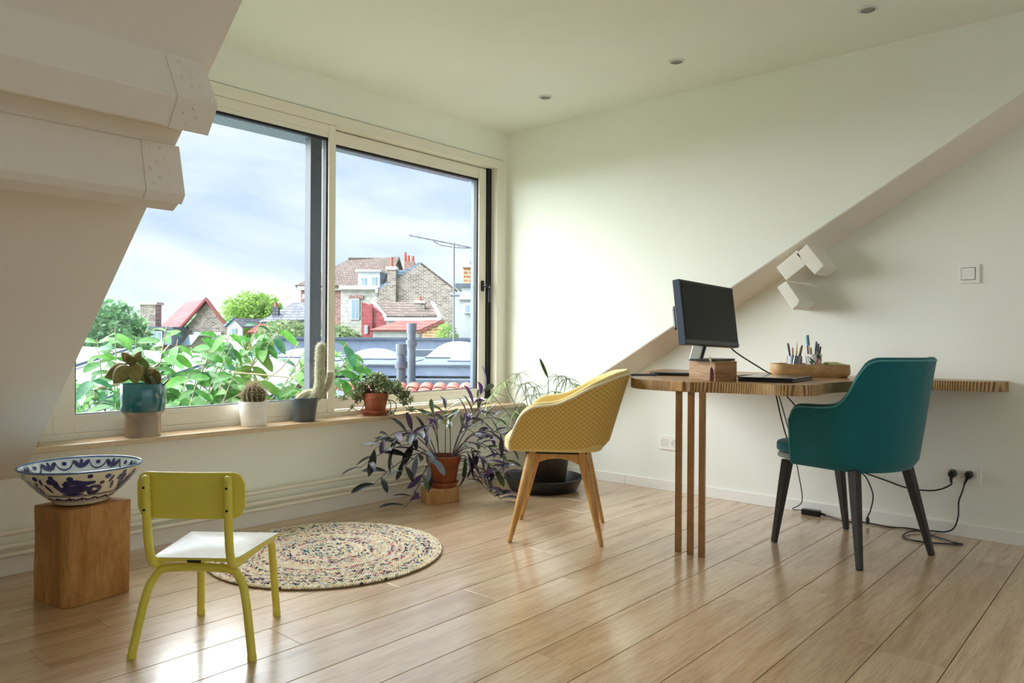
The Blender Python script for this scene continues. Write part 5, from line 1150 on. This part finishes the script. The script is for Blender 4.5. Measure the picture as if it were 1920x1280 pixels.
# left zinc shed roof under the shrub
h = House('shed_roof', street(-3.2, 6, -.5), 'pale zinc shed roof below the window at left', 'roof')
h.quad('sheet', X['shed'], [(-4.6, 4.5, .40), (-2.2, 5.2, .34), (-1.9, 8.8, .66), (-5.6, 8.8, .86)], -.05); h.quad('edge_roll', X['zincdark'], [(-4.6, 4.45, .40), (-2.2, 5.15, .34), (-2.2, 5.2, .40), (-4.6, 4.5, .46)], -.04)
for q in (.3, .62): h.quad('seam', X['zincdark'], [(-4.6+2.4*q, 4.5+.7*q, .415-.06*q), (-4.57+2.4*q, 4.5+.7*q, .415-.06*q), (-5.57+3.7*q, 8.8, .875-.2*q), (-5.6+3.7*q, 8.8, .875-.2*q)], .03)
h = House('shed_roof', street(-1.8, 5.6, -.5), 'pale zinc lean-to roof under the window behind the cactus pots', 'roof')
h.quad('sheet', X['shed'], [(-2.2, 5.1, .30), (-.9, 5.3, .16), (-1.2, 7.2, .40), (-2.2, 7.2, .48)], -.05); h.quad('edge_roll', X['zincdark'], [(-.92, 5.3, .17), (-.86, 5.3, .17), (-1.14, 7.2, .43), (-1.2, 7.2, .43)], .05)

# ---- trees and hedges
def foliage(cx, cy, cz, blobs, n, ls, mt, seed, name='foliage', parent=None, off=None):
    rq = random.Random(seed); mb = MB(); tot = sum(b[3]*b[4]*b[5] for b in blobs)
    for (bx, by, bz, rx, ry, rz) in blobs:
        for q in range(int(n*(rx*ry*rz)/tot)):
            d = Vector((rq.gauss(0, 1), rq.gauss(0, 1), rq.gauss(0, 1))).normalized(); rr_ = rq.uniform(.55, 1.04)**.6
            p = Vector((cx+bx, cy+by, cz+bz))+Vector((d.x*rx, d.y*ry, d.z*rz))*rr_; a = Vector((rq.gauss(0, 1), rq.gauss(0, 1), rq.gauss(0, .6))).normalized()*ls*rq.uniform(.6, 1.3); b = a.cross(Vector((rq.gauss(0, 1), rq.gauss(0, 1), rq.gauss(0, 1)))).normalized()*a.length*.5
            mb.add([p-a, p+b*.9-a*.1, p+a, p-b*.9-a*.1], [(0, 1, 2, 3)])
    if off is not None: mb.v = [v-off for v in mb.v]
    return mb.build(name, mt, parent, weld=False, smooth=180)
tgA = leafmat('tree_leaf_cool', '#4a7850', '#7aa86c', None, .55, .4, False, 1.2); tgB = leafmat('tree_leaf_warm', '#587c38', '#8cab58', None, .55, .4, False, .9); tgC = leafmat('hedge_leaf', '#4d6a3c', '#86986a', None, .55, .35, False, 2.0)
bark = plain('bark', '#6d6152', .9, c2='#857867', scale=8)
def tree(r_, d_, z0, z1, rad_, n, ls, mt, seed, label, name='tree', flat=1.0, group='trees and hedges outside'):
    b = street(r_, d_, -6); t = empty(name, b); tag(t, label, 'tree' if name == 'tree' else 'hedge', group); rq = random.Random(seed); cz = (z0+z1)/2; hh = (z1-z0)/2
    blobs = [(0, 0, 0, rad_*.8, rad_*.8*flat, hh*.8)]
    for q in range(9):
        a = rq.uniform(0, 6.28); e = rq.uniform(-.6, .8); blobs.append((math.cos(a)*rad_*.62*math.cos(e), math.sin(a)*rad_*.62*flat*math.cos(e), hh*.62*math.sin(e), rad_*rq.uniform(.3, .48), rad_*rq.uniform(.3, .48)*flat, hh*rq.uniform(.28, .42)))
    c = street(r_, d_, cz); foliage(c.x, c.y, c.z, blobs, n, ls, mt, seed, 'foliage', t, b)
    mb = MB(); mb.tube([(0, 0, 0), (0, 0, (cz+6)*.6), (0, 0, cz+6)], [.25, .18, .06], 8); mb.build('trunk', bark, t, smooth=60)
tree(-12.4, 21, -2.5, 2.75, 2.35, 9000, .13, tgA, 1, 'tall dense green tree at the far left beside the roof slope')
tree(-9.9, 17, -4.0, .55, 2.3, 6000, .10, tgB, 2, 'lower bright green tree at far left behind the zinc shed roof')
tree(-30.4, 86, -6, 7.9, 4.9, 9000, .30, tgB, 3, 'broad round tree between the red roof and the brick house')
tree(-43.0, 80, -6, 5.4, 3.6, 3500, .25, tgB, 4, 'tree whose top shows above the left brick chimney')
tree(-41.5, 97, -5, 5.5, 3.4, 1800, .26, tgA, 41, 'thin treetop peeking over the ridge of the red roof')
tree(-10.4, 34, -1.0, 2.1, 1.9, 6000, .10, tgC, 5, 'whitish flowering bush in front of the brick house left of the mullion', 'hedge')
tree(-7.55, 32, -.8, 1.85, 1.25, 4000, .10, tgC, 6, 'whitish flowering bush in front of the pink house', 'hedge')
tree(-2.45, 28, 0, 1.75, .6, 1500, .07, tgB, 7, 'small bright bush beside the rendered tower', 'hedge')
tree(-16.0, 30, -2.5, .95, 2.9, 7000, .11, tgB, 8, 'wide low green hedge below the red roof house', 'hedge')
tree(-11.2, 27, -2, .9, 2.3, 5000, .11, tgC, 9, 'loose low hedge behind the big-leaved shrub', 'hedge')

# ---- big-leaved shrub just outside the window
SB = street(-2.55, 4.9, -1.6)
t = empty('shrub', SB); tag(t, 'big-leaved bright green shrub with thin branches just outside the left window', 'shrub')
lm1 = leafmat('shrub_leaf', '#33702a', '#55953a', '#64985a', .4, .45); lm2 = leafmat('shrub_leaf_light', '#4c8a34', '#6fa84a', '#78ab64', .4, .5); lm3 = leafmat('shrub_leaf_deep', '#1f5a34', '#35754c', '#588a68', .4, .35)
lv_ = [leafmesh('leaf', m_, .165, .085, .12, dr_, 1.5, .7, 8) for m_, dr_ in ((lm1, .5), (lm2, .35), (lm3, .6), (lm1, .25), (lm2, .7))]
brm = plain('shrub_branch', '#8a7c66', .8, c2='#a8987c', scale=20); rq = random.Random(14); nleaf = 0; rest = MB()
ends = [(-3.02, 4.85, 1.00), (-2.85, 5.1, .93), (-2.62, 4.9, 1.00), (-2.42, 5.2, 1.02), (-2.25, 5.0, .93), (-2.05, 5.2, .98), (-1.85, 4.9, 1.00), (-1.72, 5.1, 1.06), (-1.55, 5.0, 1.02), (-1.42, 5.2, .90), (-1.26, 4.9, .86), (-1.12, 5.1, .80), (-1.08, 4.9, .92), (-2.95, 4.6, .72), (-2.6, 4.6, .70), (-2.3, 4.7, .74), (-2.0, 4.6, .72), (-1.75, 4.7, .74), (-1.55, 4.6, .70), (-1.35, 4.7, .66), (-3.15, 4.6, .62), (-2.75, 4.5, .55), (-2.4, 4.5, .54), (-2.1, 4.5, .55), (-1.8, 4.5, .54), (-1.5, 4.5, .54), (-1.25, 4.55, .54), (-1.9, 5.2, .86), (-2.6, 5.2, .84), (-2.2, 5.3, .84), (-3.05, 4.7, .46), (-2.15, 4.9, .66), (-1.7, 4.9, .64), (-2.55, 4.8, .62), (-1.95, 4.4, .46), (-1.62, 4.4, .45), (-1.30, 4.4, .46), (-2.3, 4.4, .46), (-1.15, 4.7, .62)]
ends += [(r_+rq.uniform(-.14, .14), d_+rq.uniform(-.15, .3), z_-rq.uniform(.02, .16)) for r_, d_, z_ in ends]
for (r_, d_, z_) in ends:
    e = street(r_, d_, z_)-SB; a = Vector((e.x*.3, e.y*.3, .6+rq.uniform(0, .7))); m1 = a.lerp(e, .5)+UP*rq.uniform(.05, .16); pts = smoothline([a, m1, e], 10); N = len(pts)
    MB().tube(pts, [.009-.0065*i/(N-1) for i in range(N)], 6).build('branch', brm, t, smooth=60)
    for kx in range(24):
        s = .25+.75*(kx+.8)/24; i = min(N-2, int(s*(N-1))); p = pts[i]; dr = (pts[i+1]-pts[i]).normalized(); sd = dr.orthogonal().normalized(); sd.rotate(Matrix.Rotation(kx*2.4+rq.uniform(-.6, .6), 3, dr))
        ld = (sd*.8+dr*.35+UP*rq.uniform(-.75, .15)).normalized(); F_ = frame_along(ld, UP-FW*rq.uniform(.2, 1.3)+RT*rq.uniform(-.6, .6)); sc_ = rq.uniform(.55, .98); wp = SB+p+ld*.15
        if wp.y < 3.99 or p.z < 1.85: continue
        if nleaf < 295: inst('leaf', lv_[rq.randrange(5)], t, p, F_, sc_); nleaf += 1
        else:
            me = lv_[rq.randrange(5)]; n0 = len(rest.v); rest.v += [p+F_@(v.co*sc_) for v in me.vertices]; rest.f += [tuple(n0+q for q in pl.vertices) for pl in me.polygons]
if rest.f: rest.build('leaves', lm1, t, weld=False, smooth=180, kind='stuff')
for pts, r0 in (([street(-3.4, 4.55, .46)-SB, street(-2.9, 4.6, .56)-SB, street(-2.55, 4.75, .64)-SB, street(-2.42, 4.8, .72)-SB], .017), ([street(-1.9, 4.8, .5)-SB, street(-1.55, 4.9, .72)-SB, street(-1.42, 4.95, .92)-SB], .005), ([street(-1.8, 4.8, .72)-SB, street(-1.4, 4.85, .68)-SB, street(-1.15, 4.85, .62)-SB], .005)):
    pp_ = smoothline(pts, 8); MB().tube(pp_, [r0*(1-.4*i/(len(pp_)-1)) for i in range(len(pp_))], 8).build('branch', brm, t, smooth=60)
print('part5 ok', nleaf)
